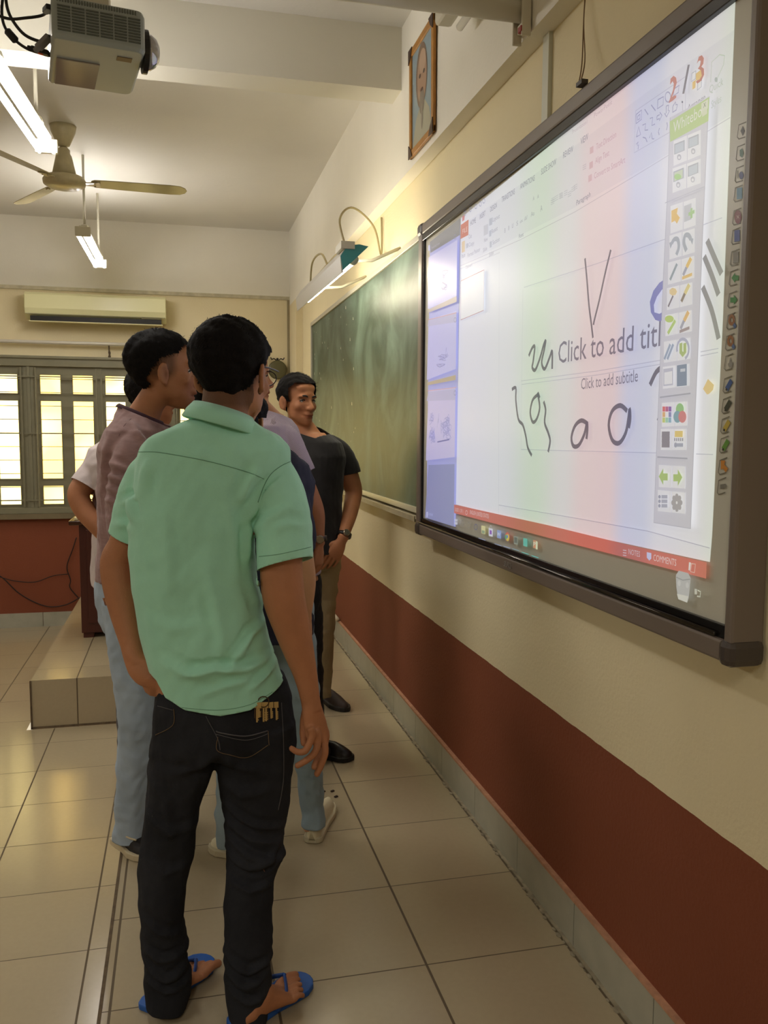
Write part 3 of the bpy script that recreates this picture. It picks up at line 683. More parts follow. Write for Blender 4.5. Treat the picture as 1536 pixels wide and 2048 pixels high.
for b_ in (('Cut', 938, 478, 944, 475, 8), ('Copy', 938, 494, 949, 489, 8), ('Format Painter', 936, 515, 961, 502, 8), ('Paste', 924, 517, 931, 513, 8), ('Layout', 986, 444, 1000, 436, 9), ('Reset', 984, 468, 996, 460, 9), ('Section', 986, 490, 1000, 482, 9), ('New', 969, 485, 976, 481, 8), ('Slide', 967, 505, 975, 500, 8), ('Slides', 979, 514, 988, 508, 8), ('Font', 1039, 477, 1048, 472, 8), ('Paragraph', 1154, 411, 1182, 393, 10), ('Clipboard', 932, 538, 945, 532, 6), ('B', 1010, 466, 1012, 465, 9), ('I', 1018, 461, 1019, 460, 9), ('U', 1025, 457, 1028, 455, 9), ('S', 1034, 452, 1037, 450, 9), ('abc', 1041, 447, 1047, 443, 6), ('AV', 1050, 443, 1056, 439, 9), ('Aa', 1063, 434, 1070, 430, 9), ('A', 1082, 424, 1086, 421, 12), ('A', 1067, 402, 1070, 400, 8), ('A', 1076, 398, 1079, 396, 8)):
    pc.text(*b_, TX if b_[0] in ('Font', 'Paragraph') else LT)
for b_ in (('Text Direction', 1194, 300, 1234, 274, 12), ('Align Text', 1192, 328, 1220, 311, 12), ('Convert to SmartArt', 1190, 358, 1252, 325, 12)):
    pc.text(*b_, (212, 190, 205))
pc.text('Presentation1', 1146, 268, 1176, 247, 8, (215, 205, 215)); pc.text('PowerPoint', 1190, 236, 1226, 208, 9, (215, 205, 215))
for (x, y) in ((931, 427), (942, 419), (953, 413), (962, 408), (969, 402)): pc.ring(x, y, 2.4, 4.5, .002, (170, 170, 200), n_=10)
pc.quad(925, 484, 931, 506, -.5, (240, 214, 170)); pc.quad(969, 452, 978, 472, -.5, (222, 222, 230)); pc.quad(980, 438, 986, 452, -.5, (205, 208, 220)); pc.quad(980, 462, 984, 474, -.5, (205, 208, 220)); pc.quad(981, 484, 985, 496, -.5, (205, 208, 220)); pc.quad(934, 488, 938, 497, -.5, (205, 208, 220))
for i, (x, y) in enumerate(((1105, 398), (1120, 389), (1138, 386), (1150, 372), (1168, 332), (1104, 402), (1112, 394), (1122, 390), (1131, 384), (1146, 376))):
    for k in range(3): pc.line([(x, y+k*4), (x+7, y-4+k*4)], .0014, (206, 206, 216))
for x, y in ((1183, 306), (1182, 336), (1180, 362)): pc.quad(x, y-10, x+7, y+3, -.6, (225, 205, 215))
# shapes gallery
gs = (176, 174, 205)
pc.line([(1275, 222), (1376, 153)], .0016, (214, 212, 226)); pc.line([(1275, 222), (1272, 306), (1376, 246)], .0016, (214, 212, 226)); pc.line([(1376, 153), (1374, 246)], .0016, (214, 212, 226))
sh = lambda pts: pc.line([(1240+x/6.4, 100+y/6.4) for x, y in pts], .0024, gs)
sh([(230, 830), (300, 770), (300, 890), (230, 945), (230, 830)]); sh([(250, 850), (280, 825), (280, 880), (250, 900), (250, 850)]); sh([(340, 760), (385, 830)]); sh([(425, 705), (480, 780)]); sh([(510, 640), (583, 600), (578, 705), (505, 755), (510, 640)])
pc.ring(1240+640/6.4, 100+605/6.4, 5.5, 10, .0022, gs)
sh([(720, 500), (785, 455), (775, 545), (712, 590), (720, 500)]); sh([(235, 1115), (265, 985), (290, 1085), (235, 1115)]); sh([(315, 965), (355, 945), (345, 1030), (385, 1025)]); sh([(410, 880), (445, 865), (435, 970), (475, 950)])
sh([(500, 850), (535, 830), (538, 800), (565, 840), (530, 910), (532, 880), (500, 895), (500, 850)]); sh([(620, 720), (650, 710), (645, 780), (665, 775), (625, 860), (600, 815), (620, 810), (620, 720)]); sh([(705, 725), (740, 665), (745, 705), (765, 700), (750, 770), (703, 800), (705, 725)])
sh([(235, 1210), (260, 1180), (250, 1230), (265, 1215), (258, 1275)]); sh([(320, 1120), (355, 1130), (375, 1180)]); sh([(405, 1130), (430, 1060), (440, 1140), (465, 1140)]); sh([(535, 1000), (520, 1050), (530, 1090)]); sh([(630, 930), (637, 975), (625, 1030)])
pc.line([(1370, 205), (1371, 260)], .0016, (205, 200, 215)); pc.disc(1369.5, 204.5, 1.5, 2.2, (110, 110, 130))
# 2 / 3 in red, hand brush style, and the arrange icon
RD = (212, 138, 124)
pc.poly([(1345, 170), (1346, 158), (1352, 152), (1357, 156), (1358.5, 166), (1354, 180), (1349, 195), (1352, 192), (1357.5, 191), (1357, 196), (1350, 202), (1342, 207), (1345, 197), (1351, 180), (1352.5, 168), (1350, 163)], RD)
pc.line([(1382.5, 130), (1371.5, 188)], .0075, (140, 134, 142))
pc.poly([(1388, 145), (1398, 140), (1396, 158), (1388, 163)], (252, 252, 255)); pc.line([(1389, 147), (1397, 142), (1396, 158), (1388, 164), (1389, 147)], .002, (190, 190, 205))
pc.poly([(1401, 158), (1409, 152), (1408, 176), (1400, 182)], (252, 252, 255)); pc.line([(1401, 160), (1409, 154), (1408, 174), (1400, 181), (1401, 160)], .002, (175, 180, 205))
pc.poly([(1399, 128), (1403, 114), (1409, 111), (1413, 117), (1412, 128), (1408, 134), (1413, 138), (1413.5, 150), (1408, 162), (1400, 168), (1397, 164), (1404, 158), (1408, 148), (1405, 140), (1401, 138), (1405, 132), (1407, 122), (1403, 122)], RD)
pc.poly([(1397, 148), (1407, 140), (1409, 152), (1404, 160), (1397, 162)], (246, 208, 128)); pc.poly([(1390, 165), (1397, 160), (1396, 176), (1390, 180)], (246, 208, 128))
pc.text('Arrange', 1380, 224, 1416, 200, 13, (168, 160, 176)); pc.text('Quick', 1424, 188, 1452, 170, 15, (206, 214, 208)); pc.text('Styles', 1428, 218, 1448, 204, 15, (206, 214, 208))
pc.line([(1427, 165), (1429, 125), (1445, 110), (1455, 112), (1453, 130), (1440, 158), (1436, 162)], .002, (214, 224, 216)); pc.disc(1438, 160, 3, 5, (186, 196, 196))
# slide outline, place holders
LN = (214, 214, 228)
pc.line([(1002, 520), (1001, 1040)], .0014, (226, 226, 236)); pc.line([(1001, 1010), (1160, 1037), (1300, 1062), (1425, 1096)], .0018, (200, 198, 214))
pc.line([(1052, 575), (1200, 527), (1340, 477), (1450, 436)], .0018, LN); pc.line([(1046, 762), (1200, 742), (1330, 720)], .0018, LN); pc.line([(1047, 769), (1200, 750), (1330, 728)], .0018, LN); pc.line([(1046, 899), (1200, 903), (1330, 906)], .0018, LN); pc.line([(1050, 580), (1046, 899)], .0014, (228, 228, 238))
pc.line([(1407, 704), (1443, 697)], .0018, LN); pc.line([(1407, 712), (1442, 705)], .0018, LN); pc.line([(1398, 908), (1432, 909)], .0018, LN)
pc.quad(1422, 762, 1423, 763, 0, (245, 245, 245)); pc.poly([(1412, 778), (1422, 758), (1434, 770), (1432, 780), (1424, 788), (1420, 789)], (248, 216, 150))
# slide thumbnail
pc.poly([(925.5, 562), (972, 541), (971, 621), (925, 640)], (255, 255, 255)); pc.line([(925.5, 562), (972, 540), (971, 621), (925, 640), (925.5, 562)], .0028, (196, 150, 146))
TC = (134, 130, 150)
pc.text('Click to add titl', 1121, 727, 1326, 692, 42, TC); pc.text('Click to add subtitle', 1167, 779, 1281, 763, 22, (140, 136, 154))
# pen strokes
SK = (120, 116, 130)
pc.line([(1175, 517), (1179, 560), (1183, 610), (1188, 650), (1191, 676)], .0075, SK, smooth=4); pc.line([(1227, 500), (1216, 545), (1204, 600), (1194, 640), (1192, 650)], .0075, SK, smooth=4)
pc.line([(1062, 712), (1069, 696), (1074, 694), (1071, 722), (1069, 735), (1075, 740), (1084, 718), (1092, 690), (1096, 682), (1093, 700), (1088, 725), (1094, 738), (1104, 715), (1109, 703), (1109, 738)], .010, SK, smooth=5)
pc.line([(1028, 779), (1036, 776), (1036, 800), (1041, 838), (1050, 850), (1056, 872), (1060, 895), (1068, 911)], .010, SK, smooth=4)
pc.line([(1081, 789), (1070, 800), (1065, 825), (1070, 844), (1078, 838), (1084, 815), (1080, 786), (1084, 796)], .010, SK, smooth=4)
pc.line([(1092, 803), (1096, 820), (1094, 845), (1101, 865), (1105, 882), (1101, 904)], .010, SK, smooth=4)
pc.line([(1181, 848), (1168, 841), (1155, 852), (1148, 875), (1152, 892), (1163, 890), (1174, 868), (1179, 846), (1180, 860), (1178, 878)], .011, SK, smooth=4)
pc.line([(1260, 822), (1246, 811), (1230, 822), (1223, 850), (1230, 880), (1244, 886), (1257, 866), (1263, 835), (1265, 818), (1266, 838), (1263, 856)], .011, SK, smooth=4)
pc.line([(1330, 735), (1318, 745), (1306, 770)], .012, SK, smooth=4); pc.line([(1326, 830), (1322, 842)], .010, SK)
for s_ in ([(1421, 481), (1435, 514), (1450, 548)], [(1415, 513), (1430, 550), (1444, 590)], [(1412, 574), (1430, 620), (1442, 668), (1444, 678)]): pc.line(s_, .012, (158, 156, 158), smooth=4)
pc.poly([(1337, 558), (1325, 566), (1313, 582), (1306, 604), (1308, 625), (1317, 640), (1326, 643), (1336, 638), (1336, 622), (1325, 628), (1315, 625), (1314, 610), (1320, 594), (1330, 580), (1337, 574)], (142, 144, 206))
# status bar and its writing
pc.poly([(912, 1009), (1100, 1050), (1260, 1089), (1420, 1124.5), (1419, 1157), (1260, 1116), (1100, 1075), (912, 1026)], (224, 122, 104))
pc.text('SLIDE 1 OF 1', 914, 1022, 930, 1026, 7, (245, 215, 210)); pc.text('ENGLISH (UNITED STATES)', 944, 1028, 982, 1037, 8, (245, 215, 210)); pc.ring(937, 1025, 2, 4, .002, (245, 215, 210))
pc.text('NOTES', 1263, 1108, 1286, 1114, 11, (250, 222, 216)); pc.text('COMMENTS', 1313, 1121, 1359, 1132, 13, (250, 222, 216)); pc.poly([(1300, 1104), (1309, 1106), (1309, 1117), (1305, 1121), (1300, 1115)], (222, 222, 255))
for k in range(3): pc.line([(1252, 1100+k*5), (1259, 1101+k*5)], .002, (250, 222, 216))
pc.poly([(1385, 1124), (1389, 1125), (1387, 1141), (1384, 1140)], (250, 240, 236)); pc.line([(1390, 1127), (1398, 1128), (1396, 1145), (1388, 1143), (1390, 1127)], .002, (240, 205, 190))
# side panel thumbnails
def pan(y0, y1, col): pc.poly([(861, y0[0]), (919-(y0[1]-470)*.012, y0[1]), (919-(y1[1]-470)*.012, y1[1]), (861-(y1[0]-500)*.013, y1[0])], col)
pan((515, 480), (618, 594), (216, 214, 250)); pan((619, 592), (626, 604), (196, 182, 168)); pan((640, 622), (760, 738), (216, 214, 252)); pan((640, 624), (653, 644), (206, 202, 228)); pan((764, 750), (771, 760), (206, 188, 150)); pan((782, 774), (921, 914), (222, 214, 246)); pan((784, 778), (802, 800), (206, 202, 230)); pan((930, 928), (1035, 1053), (162, 166, 204))
for y0, y1 in ((640, 626), (782, 775)): pc.line([(861-(y0-500)*.013, y0), (917, y1)], .003, (228, 184, 184))
rr_ = random.Random(8)
def scrib(cx, cy, w2, h2, n_, col, wd=.0028):
    pts = [(cx+(rr_.random()-.5)*w2, cy+(rr_.random()-.5)*h2) for _ in range(n_)]; pc.line(pts, wd, col, smooth=3)
for cx, cy, w2, h2, n_ in ((895, 548, 12, 22, 14), (893, 572, 14, 18, 14), (892, 715, 24, 12, 16), (886, 732, 18, 8, 12), (897, 704, 4, 22, 6), (868, 838, 12, 26, 16), (868, 868, 14, 34, 40), (895, 858, 24, 40, 44), (880, 842, 4, 30, 6), (900, 845, 10, 36, 16)):
    scrib(cx, cy, w2, h2, n_, (172, 170, 212), .0022)
pc.line([(879, 884), (903, 879)], .005, (120, 118, 180)); pc.text('Download now', 866, 500, 884, 489, 6, (190, 190, 190)); pc.text('Untitled', 860, 1030, 870, 1032, 6, (210, 215, 245))
for y in (497, 1030): pc.quad(857 if y > 900 else 861, y-6, 860 if y > 900 else 864, y+5, -.3, (225, 228, 250))
for y in (474, 640, 786): pc.ring(915, y, 2.4, 4.5, .002, (150, 150, 180))
# task bar icons
IC = [(917, 1043, (240, 240, 245)), (930, 1046, (150, 146, 135)), (942.5, 1050, (160, 156, 145)), (957, 1054, (90, 100, 150)), (972, 1059, (236, 226, 160)), (987, 1064, (236, 234, 246)), (1004, 1068, (150, 170, 225)), (1020.5, 1073, (240, 205, 90)), (1038, 1080, (160, 160, 155)), (1057, 1084, (110, 200, 200)), (1077, 1088, (235, 150, 120))]
for i, (x, y, c) in enumerate(IC):
    if i in (1, 2, 3): pc.ring(x, y, 2.6 if i != 3 else 3.2, 5.5, .0022, c, n_=14); continue
    if i == 0:
        for a, b_ in ((-2.6, -5.5), (.3, -5), (-2.6, .6), (.3, 1.1)): pc.quad(x+a, y+b_, x+a+2.3, y+b_+4.8, .2, c)
        continue
    if i == 7:
        pc.disc(x, y, 4.4, 9, (225, 110, 95)); pc.disc(x+1, y+2, 3.4, 7, c); pc.disc(x-2.4, y+1, 2, 5, (110, 180, 110)); pc.disc(x, y, 1.6, 3.2, (110, 140, 220)); continue
    pc.quad(x-4, y-8.5, x+4.2, y+7.5, .25, c)
    if i == 6: pc.text('W', x-4, y+3, x+2, y+4.5, 7, (250, 250, 255))
    if i == 10: pc.text('P', x-3.5, y+4, x+.5, y+5, 9, (250, 250, 250)); pc.quad(x+1.2, y-6, x+5, y+10, .25, (246, 240, 220))
    if i == 5: pc.quad(x-2, y-4, x+2, y+4, .25, (150, 90, 200)); pc.ring(x, y-9, 2, 4, .002, c)
    if i == 8: pc.quad(x-3, y-6, x+3, y+5, .25, (110, 110, 105))
    if i == 4: pc.quad(x-3, y+1, x+3, y+7, .25, (150, 170, 130))
for x, y, c in ((970, 1079, (150, 160, 190)), (1002, 1090, (150, 160, 190)), (1020, 1095, (170, 180, 215)), (1038, 1100, (160, 180, 200)), (1057, 1107, (130, 210, 215)), (1077, 1114, (130, 215, 225))): pc.line([(x-7, y-3), (x+7, y+1.5)], .0028, c)
# waste basket under the picture
pc.poly([(1361, 1150), (1367, 1141), (1386, 1146), (1391, 1156), (1387, 1195), (1384, 1204), (1366, 1198), (1362, 1175)], (196, 196, 192)); pc.poly([(1363, 1187), (1386, 1192), (1384, 1205), (1366, 1198)], (226, 226, 214)); pc.line([(1362, 1154), (1375, 1160), (1390, 1158)], .002, (160, 160, 158)); pc.disc(1368, 1166, 3, 6, (212, 212, 208)); pc.disc(1384, 1170, 3, 6, (212, 212, 208))
pc.quad(1399, 1177, 1404, 1188, .1, (206, 204, 192)); pc.line([(1405, 1180), (1411, 1183), (1410, 1193), (1404, 1192)], .003, (206, 204, 192))
# Whiteboard tool panel
PN = (222, 221, 230)
pc.poly([(1350, 236), (1430, 193), (1426, 240), (1415, 480), (1406, 700), (1398, 880), (1391, 1057), (1317, 1045), (1322, 910), (1330, 720), (1336, 560), (1344, 400)], PN)
pc.line([(1350, 236), (1344, 400), (1336, 560), (1330, 720), (1322, 910), (1317, 1045), (1391, 1057), (1398, 880), (1406, 700), (1415, 480), (1426, 240)], .0022, (200, 200, 212))
pc.poly([(1349, 244), (1429, 195), (1427, 243), (1350, 285)], (198, 222, 148)); pc.poly([(1413, 208), (1427, 199), (1426, 218), (1412.5, 226)], (236, 240, 216)); pc.text('X', 1417, 217, 1422, 214, 9, (110, 120, 90))
pc.text('Whitebo', 1356, 268, 1414, 233, 22, (246, 250, 232)); pc.poly([(1414, 224), (1425, 218), (1425, 228), (1415, 235)], (232, 238, 206))
def cell(x0, y0, x1, y1, sl): pc.quad(x0, y0, x1, y1, sl, (249, 249, 252))
rowsL = [(1357, 283, 1384, 333, -.42), (1355, 338, 1383, 387, -.36), (1351, 413, 1376, 468, -.34), (1349, 472, 1374, 520, -.30), (1346, 526, 1372, 570, -.27), (1344, 577, 1369, 621, -.24), (1341, 631, 1367, 673, -.20), (1338, 684, 1364, 726, -.16), (1336, 734, 1362, 778, -.12), (1334, 806, 1359, 854, -.06), (1332, 858, 1357, 900, -.0), (1328, 930, 1354, 974, .06), (1326, 980, 1353, 1022, .10)]
for x0, y0, x1, y1, sl in rowsL:
    cell(x0, y0, x1, y1, sl); cell(x1+1.5, y0+(x1-x0)*sl, x1+1.5+(x1-x0)*.98, y1+(x1-x0)*sl, sl)
def cc(i, r): 
    x0, y0, x1, y1, sl = rowsL[i]; wd = x1-x0; x = (x0+x1)/2 + (wd+1.5 if r else 0); return x, (y0+y1)/2+(x-x0)*sl
for i in (0, 1):
    for r in (0, 1):
        x, y = cc(i, r); pc.quad(x-11, y-13, x+10, y+8, -.4, (186, 190, 198)); pc.quad(x-9, y-11, x+8, y+6, -.4, (206, 214, 222) if (i, r) != (1, 0) else (214, 226, 200)); pc.disc(x-1, y+13, 4.2, 6, (196, 196, 204)); pc.disc(x-1, y+14, 2.2, 3, (244, 244, 248))
        if (i, r) == (1, 0): pc.disc(x-2, y-3, 7, 6, (178, 222, 140))
Z = lambda i, r, pts, col: pc.poly([(cc(i, r)[0]+a, cc(i, r)[1]+b_) for a, b_ in pts], col)
Z(2, 0, [(-9, -14), (4, -20), (2, -8), (8, 0), (2, 12), (-2, 6), (-9, 10)], (248, 206, 120)); Z(2, 1, [(-10, -14), (5, -20), (5, 12), (-10, 18)], (208, 210, 216)); Z(2, 1, [(-1, -1), (3, -3), (3, -9), (7, -11), (7, -5), (11, -7), (11, 0), (7, 2), (7, 9), (3, 11), (3, 4), (-1, 6)], (178, 216, 150))
for r, f_ in ((0, 1), (1, -1)):
    x, y = cc(3, r); pc.line([(x+f_*3, y+18), (x+f_*8, y+3), (x+f_*6, y-12), (x-f_*1, y-13), (x-f_*6, y-5)], .009, (182, 188, 198), smooth=4); Z(3, r, [(-f_*11, -6), (-f_*2, -10), (-f_*9, 6)], (182, 188, 198))
pc.line([(cc(4, 0)[0]+7, cc(4, 0)[1]-16), (cc(4, 0)[0]-7, cc(4, 0)[1]+16)], .007, (160, 172, 178))
def pencil(i, r, c1, c2, ul=None):
    x, y = cc(i, r); pc.line([(x+8, y-20), (x-1, y-2)], .010, c1); pc.line([(x-1, y-2), (x-8, y+14)], .008, c2)
    if ul: pc.line([(x-10, y+20), (x+10, y+12)], .006, ul)
pencil(4, 1, (244, 206, 120), (180, 180, 196), (244, 206, 130)); pencil(5, 1, (238, 222, 150), (156, 140, 120)); pencil(6, 1, (244, 200, 130), (178, 178, 192), (176, 160, 160))
pc.line([(cc(5, 0)[0]+2, cc(5, 0)[1]-4), (cc(5, 0)[0]-8, cc(5, 0)[1]+18)], .005, (140, 130, 136)); pc.disc(cc(5, 0)[0]+2, cc(5, 0)[1]-12, 8, 8, (244, 218, 160), n_=7)
pc.line([(cc(6, 0)[0]+9, cc(6, 0)[1]-8), (cc(6, 0)[0]-6, cc(6, 0)[1]+18)], .008, (196, 222, 130)); pc.disc(cc(6, 0)[0]-3, cc(6, 0)[1]-11, 9, 7, (198, 222, 120))
for d_ in (-3, 3): pc.line([(cc(7, 0)[0]+5+d_, cc(7, 0)[1]-14), (cc(7, 0)[0]-7+d_, cc(7, 0)[1]+16)], .007, (168, 182, 204))
x, y = cc(7, 1); pc.ring(x, y, 12, 20, .006, (190, 192, 214), a0=-3.4, a1=1.2); pc.line([(x-4, y-12), (x-4, y+6), (x, y+11), (x+4, y+6), (x+4, y-12)], .010, (186, 206, 130))
Z(8, 0, [(-10, -16), (10, -19), (10, 16), (-10, 18)], (208, 208, 222)); Z(8, 0, [(-8, -9), (8, -12), (8, 13), (-8, 15)], (250, 250, 252)); Z(8, 1, [(-10, -20), (10, -23), (10, 20), (-10, 22)], (140, 154, 176)); pc.line([(cc(8, 1)[0]-3, cc(8, 1)[1]-10), (cc(8, 1)[0]+7, cc(8, 1)[1]-11)], .006, (214, 220, 230))
pal = [(236, 120, 120), (200, 110, 150), (150, 110, 180), (240, 190, 130), (250, 250, 250), (150, 150, 200), (214, 224, 130), (170, 220, 190), (150, 190, 210)]
x, y = cc(9, 0)
for k in range(9): pc.quad(x-9+6.2*(k % 3), y-16+11*(k//3), x-3.4+6.2*(k % 3), y-6+11*(k//3), 0, pal[k])
x, y = cc(9, 1); pc.disc(x, y-9, 8, 12, (160, 210, 140)); pc.disc(x-5, y+6, 8, 12, (140, 178, 190)); pc.disc(x+5, y+6, 8, 12, (226, 140, 140))
x, y = cc(10, 0); [pc.line([(x-8, y-10+k*10), (x+8, y-10+k*10)], .012, (150, 144, 152)) for k in range(3)]
x, y = cc(10, 1); pc.line([(x-8, y-11), (x+8, y-11)], .012, (244, 216, 130)); [pc.line([(x-9+k*4, y), (x-7+k*4, y)], .006, (150, 150, 160)) for k in range(5)]; pc.line([(x-9, y+11), (x+9, y+11)], .007, (180, 184, 200)); pc.disc(x-6, y+11, 3, 5, (176, 180, 196))
pc.line([(1333, 795), (1395, 787)], .003, (180, 180, 192)); pc.line([(1328, 914), (1389, 917)], .003, (180, 180, 192)); pc.line([(1344, 407), (1424, 374)], .0018, (200, 200, 212))
for r, f_ in ((0, -1), (1, 1)): Z(11, r, [(-f_*8, -6), (f_*1, -6), (f_*1, -16), (f_*10, 0), (f_*1, 17), (f_*1, 8), (-f_*8, 8)], (186, 214, 128))
x, y = cc(12, 0)
for k in range(3): pc.disc(x-7, y-9+9*k, 2.6, 3.6, (172, 174, 192)); pc.line([(x-3, y-9+9*k), (x+9, y-9+9*k)], .007, (190, 192, 206))
x, y = cc(12, 1)
for k in range(8): pc.disc(x+8*math.cos(k*.785), y+13*math.sin(k*.785), 3.4, 5.4, (184, 180, 180), n_=10)
pc.disc(x, y, 9, 14.5, (184, 180, 180)); pc.disc(x, y, 1.8, 3, (250, 250, 250))
m_pic = bpy.data.materials.new('projected_picture'); m_pic.use_nodes = True
nt = m_pic.node_tree; N = nt.nodes; L = nt.links; bs = N['Principled BSDF']
bs.inputs['Roughness'].default_value = .35
g_ = N.new('ShaderNodeNewGeometry'); sp = N.new('ShaderNodeSeparateXYZ'); L.new(g_.outputs['Position'], sp.inputs[0])
mr = N.new('ShaderNodeMapRange'); mr.inputs[1].default_value = 3.4; mr.inputs[2].default_value = 1.38; L.new(sp.outputs[1], mr.inputs[0])
rp = N.new('ShaderNodeValToRGB'); rp.color_ramp.interpolation = 'EASE'
yb = lambda px: (3.4-atx(px, 760, XS)[1])/2.02
els = [(850, (.80, .80, 1.0)), (950, (.90, .92, 1.0)), (1010, (.90, .94, .96)), (1075, (.82, .96, .80)), (1130, (.92, .92, .90)), (1175, (1.0, .84, .84)), (1222, (1.0, .82, .84)), (1262, (.80, .82, 1.0)), (1290, (.80, .84, 1.0)), (1330, (.95, .95, 1.0)), (1400, (.97, .97, .96)), (1446, (.95, 1.0, .88))]
rp.color_ramp.elements.remove(rp.color_ramp.elements[1]); rp.color_ramp.elements[0].position = 0.0; rp.color_ramp.elements[0].color = tuple(v**1.35 for v in els[0][1])+(1,)
for px, c in els[1:]:
    rp.color_ramp.elements.new(yb(px)).color = tuple(v**1.35 for v in c)+(1,)
L.new(mr.outputs[0], rp.inputs[0])
vc = N.new('ShaderNodeVertexColor'); vc.layer_name = 'tint'
mm = N.new('ShaderNodeMixRGB'); mm.blend_type = 'MULTIPLY'; mm.inputs[0].default_value = 1; L.new(vc.outputs[0], mm.inputs[1]); L.new(rp.outputs[0], mm.inputs[2])
L.new(mm.outputs[0], bs.inputs['Emission Color']); bs.inputs['Emission Strength'].default_value = SCREEN*.74
m5 = N.new('ShaderNodeMixRGB'); m5.blend_type = 'MULTIPLY'; m5.inputs[0].default_value = 1; L.new(vc.outputs[0], m5.inputs[1]); m5.inputs[2].default_value = (.45, .45, .42, 1); L.new(m5.outputs[0], bs.inputs['Base Color']); bs.inputs['Specular IOR Level'].default_value = .3
tag_ = pc.mb.build('projected_picture', m_pic, WBD, fix=False)

# icons printed on the board's own margins
ic = Pic(); ink = (96, 92, 82)
cols = [((70, 66, 60), 'x'), ((70, 110, 90), 's'), ((60, 70, 120), 'd'), ((90, 140, 170), 'b'), ((120, 40, 44), 'o'), ((50, 70, 150), 'b'), ((130, 128, 116), 'b'), ((60, 140, 60), 'l'), ((60, 140, 60), 'r'), ((150, 100, 50), 'm'), ((150, 100, 50), 'm'), ((150, 148, 140), 'h'), ((60, 90, 150), 'p'), ((56, 62, 44), 'p'), ((190, 168, 70), 'p'), ((100, 150, 60), 'p'), ((208, 140, 60), 'a'), ((130, 128, 120), 'k')]
yR = [262, 306, 349, 388, 434, 473, 516, 556, 600, 643, 685, 725, 770, 811, 851, 890, 933, 973]
for (c, kd), y in zip(cols, yR):
    x = 1487 - (y-262)*.054
    ic.line([(x+6, y-18), (x-9, y-12), (x-12, y+12), (x-9, y+16), (x+4, y+12)], .0022, (120, 116, 100))
    if kd in 'xs': ic.disc(x-1, y, 4.5, 10, c, n_=5 if kd == 's' else 4)
    elif kd == 'd': ic.disc(x+1, y+2, 4.5, 8, c); ic.line([(x-6, y-8), (x-6, y+8)], .0018, (120, 116, 100))
    elif kd in 'bk': ic.quad(x-6, y-(12 if kd == 'b' else 4), x+5, y+(11 if kd == 'b' else 5), -.15, c)
    elif kd == 'o': ic.disc(x-1, y, 7, 14, c); ic.text('x', x-4, y+4, x+2, y+3, 10, (225, 205, 200))
    elif kd in 'lr':
        f_ = -1 if kd == 'l' else 1; ic.poly([(x-f_*7, y-5), (x, y-5), (x, y-11), (x+f_*7, y), (x, y+10), (x, y+5), (x-f_*7, y+5)], c)
    elif kd == 'm': ic.ring(x-2, y-3, 4.6, 8, .006, c); ic.line([(x+2, y+5), (x+6, y+12)], .007, (70, 100, 150))
    elif kd == 'h': ic.poly([(x-5, y+3), (x-2, y), (x-1, y-10), (x+1, y-10), (x+1, y-2), (x+5, y), (x+4, y+10), (x-2, y+10)], c)
    elif kd == 'p': ic.line([(x+5, y-9), (x-5, y+9)], .011, c); ic.line([(x-4, y+7), (x-6, y+11)], .005, (50, 44, 30))
    elif kd == 'a': ic.poly([(x-7, y-12), (x+2, y-12), (x, y-4), (x+7, y+4), (x+3, y+12), (x-3, y+4), (x-7, y+7)], c)
ic.mb.build('printed_icons', mat('printed_icons', (1, 1, 1, 1), .4, vcol=True), WBD, fix=False); ic = Pic()
yL = [607, 628, 648, 663, 681, 701, 720, 738, 755, 775, 793, 812, 830, 850, 868, 885, 902, 920]
for (c, kd), y in zip(cols, yL):
    x = 846.3-(y-607)*.013
    if kd == 'o': ic.ring(x, y, 1.0, 5, .008, c)
    elif kd in 'bk': ic.quad(x-1.2, y-4, x+1.4, y+4, 0, c)
    else: ic.disc(x, y, 1.0, 3.6, c, n_=8)
    ic.line([(x-.6, y+8), (x+1.0, y+8.6)], .0015, (130, 126, 112))
# panel tabs standing left of the side panel
ic.mb.build('printed_icons', mat('printed_icons', (1, 1, 1, 1), .4, vcol=True), WBD, fix=False)
# maker's lettering on the lower frame
cu = bpy.data.curves.new('l', 'FONT'); cu.body = 'SLRO'; cu.size = 1; cu.extrude = .02
ob = bpy.data.objects.new('l', cu); COL.objects.link(ob); bpy.context.view_layer.update()
me = bpy.data.meshes.new_from_object(ob.evaluated_get(bpy.context.evaluated_depsgraph_get())); vs = np.array([v.co[:] for v in me.vertices]); fs = [tuple(p.vertices) for p in me.polygons]
bpy.data.objects.remove(ob)
a = atx(1008, 1130, -.0745); b_ = atx(1023, 1131, -.0745); w0, w1 = vs[:, 0].min(), vs[:, 0].max(); zc = bz0+.021
MB().add([(-.0745-.001*z/.02, a[1]+(b_[1]-a[1])*(x-w0)/(w1-w0), zc-.008+.016*y/.7) for x, y, z in vs], fs).build('maker_lettering', mat('silver_letters', srgb(170, 166, 160), .3, metal=.6), WBD)
# ------------------------------------------------------------------ people: builders
TAU = 2*math.pi
def union(mb, voxel, smooth=2, name='body'):
    me = mb.mesh(name); o = bpy.data.objects.new(name, me); COL.objects.link(o)
    r = o.modifiers.new('r', 'REMESH'); r.mode = 'VOXEL'; r.voxel_size = voxel; r.adaptivity = 0
    if smooth:
        s_ = o.modifiers.new('s', 'SMOOTH'); s_.factor = .5; s_.iterations = smooth
    bpy.context.view_layer.update()
    out = bpy.data.meshes.new_from_object(o.evaluated_get(bpy.context.evaluated_depsgraph_get()))
    bpy.data.objects.remove(o); bpy.data.meshes.remove(me)
    return out
def getv(me):
    n_ = len(me.vertices); a = np.empty(n_*3); me.vertices.foreach_get('co', a); return a.reshape(-1, 3)
def getn(me):
    n_ = len(me.vertices); a = np.empty(n_*3); me.vertices.foreach_get('normal', a); return a.reshape(-1, 3)
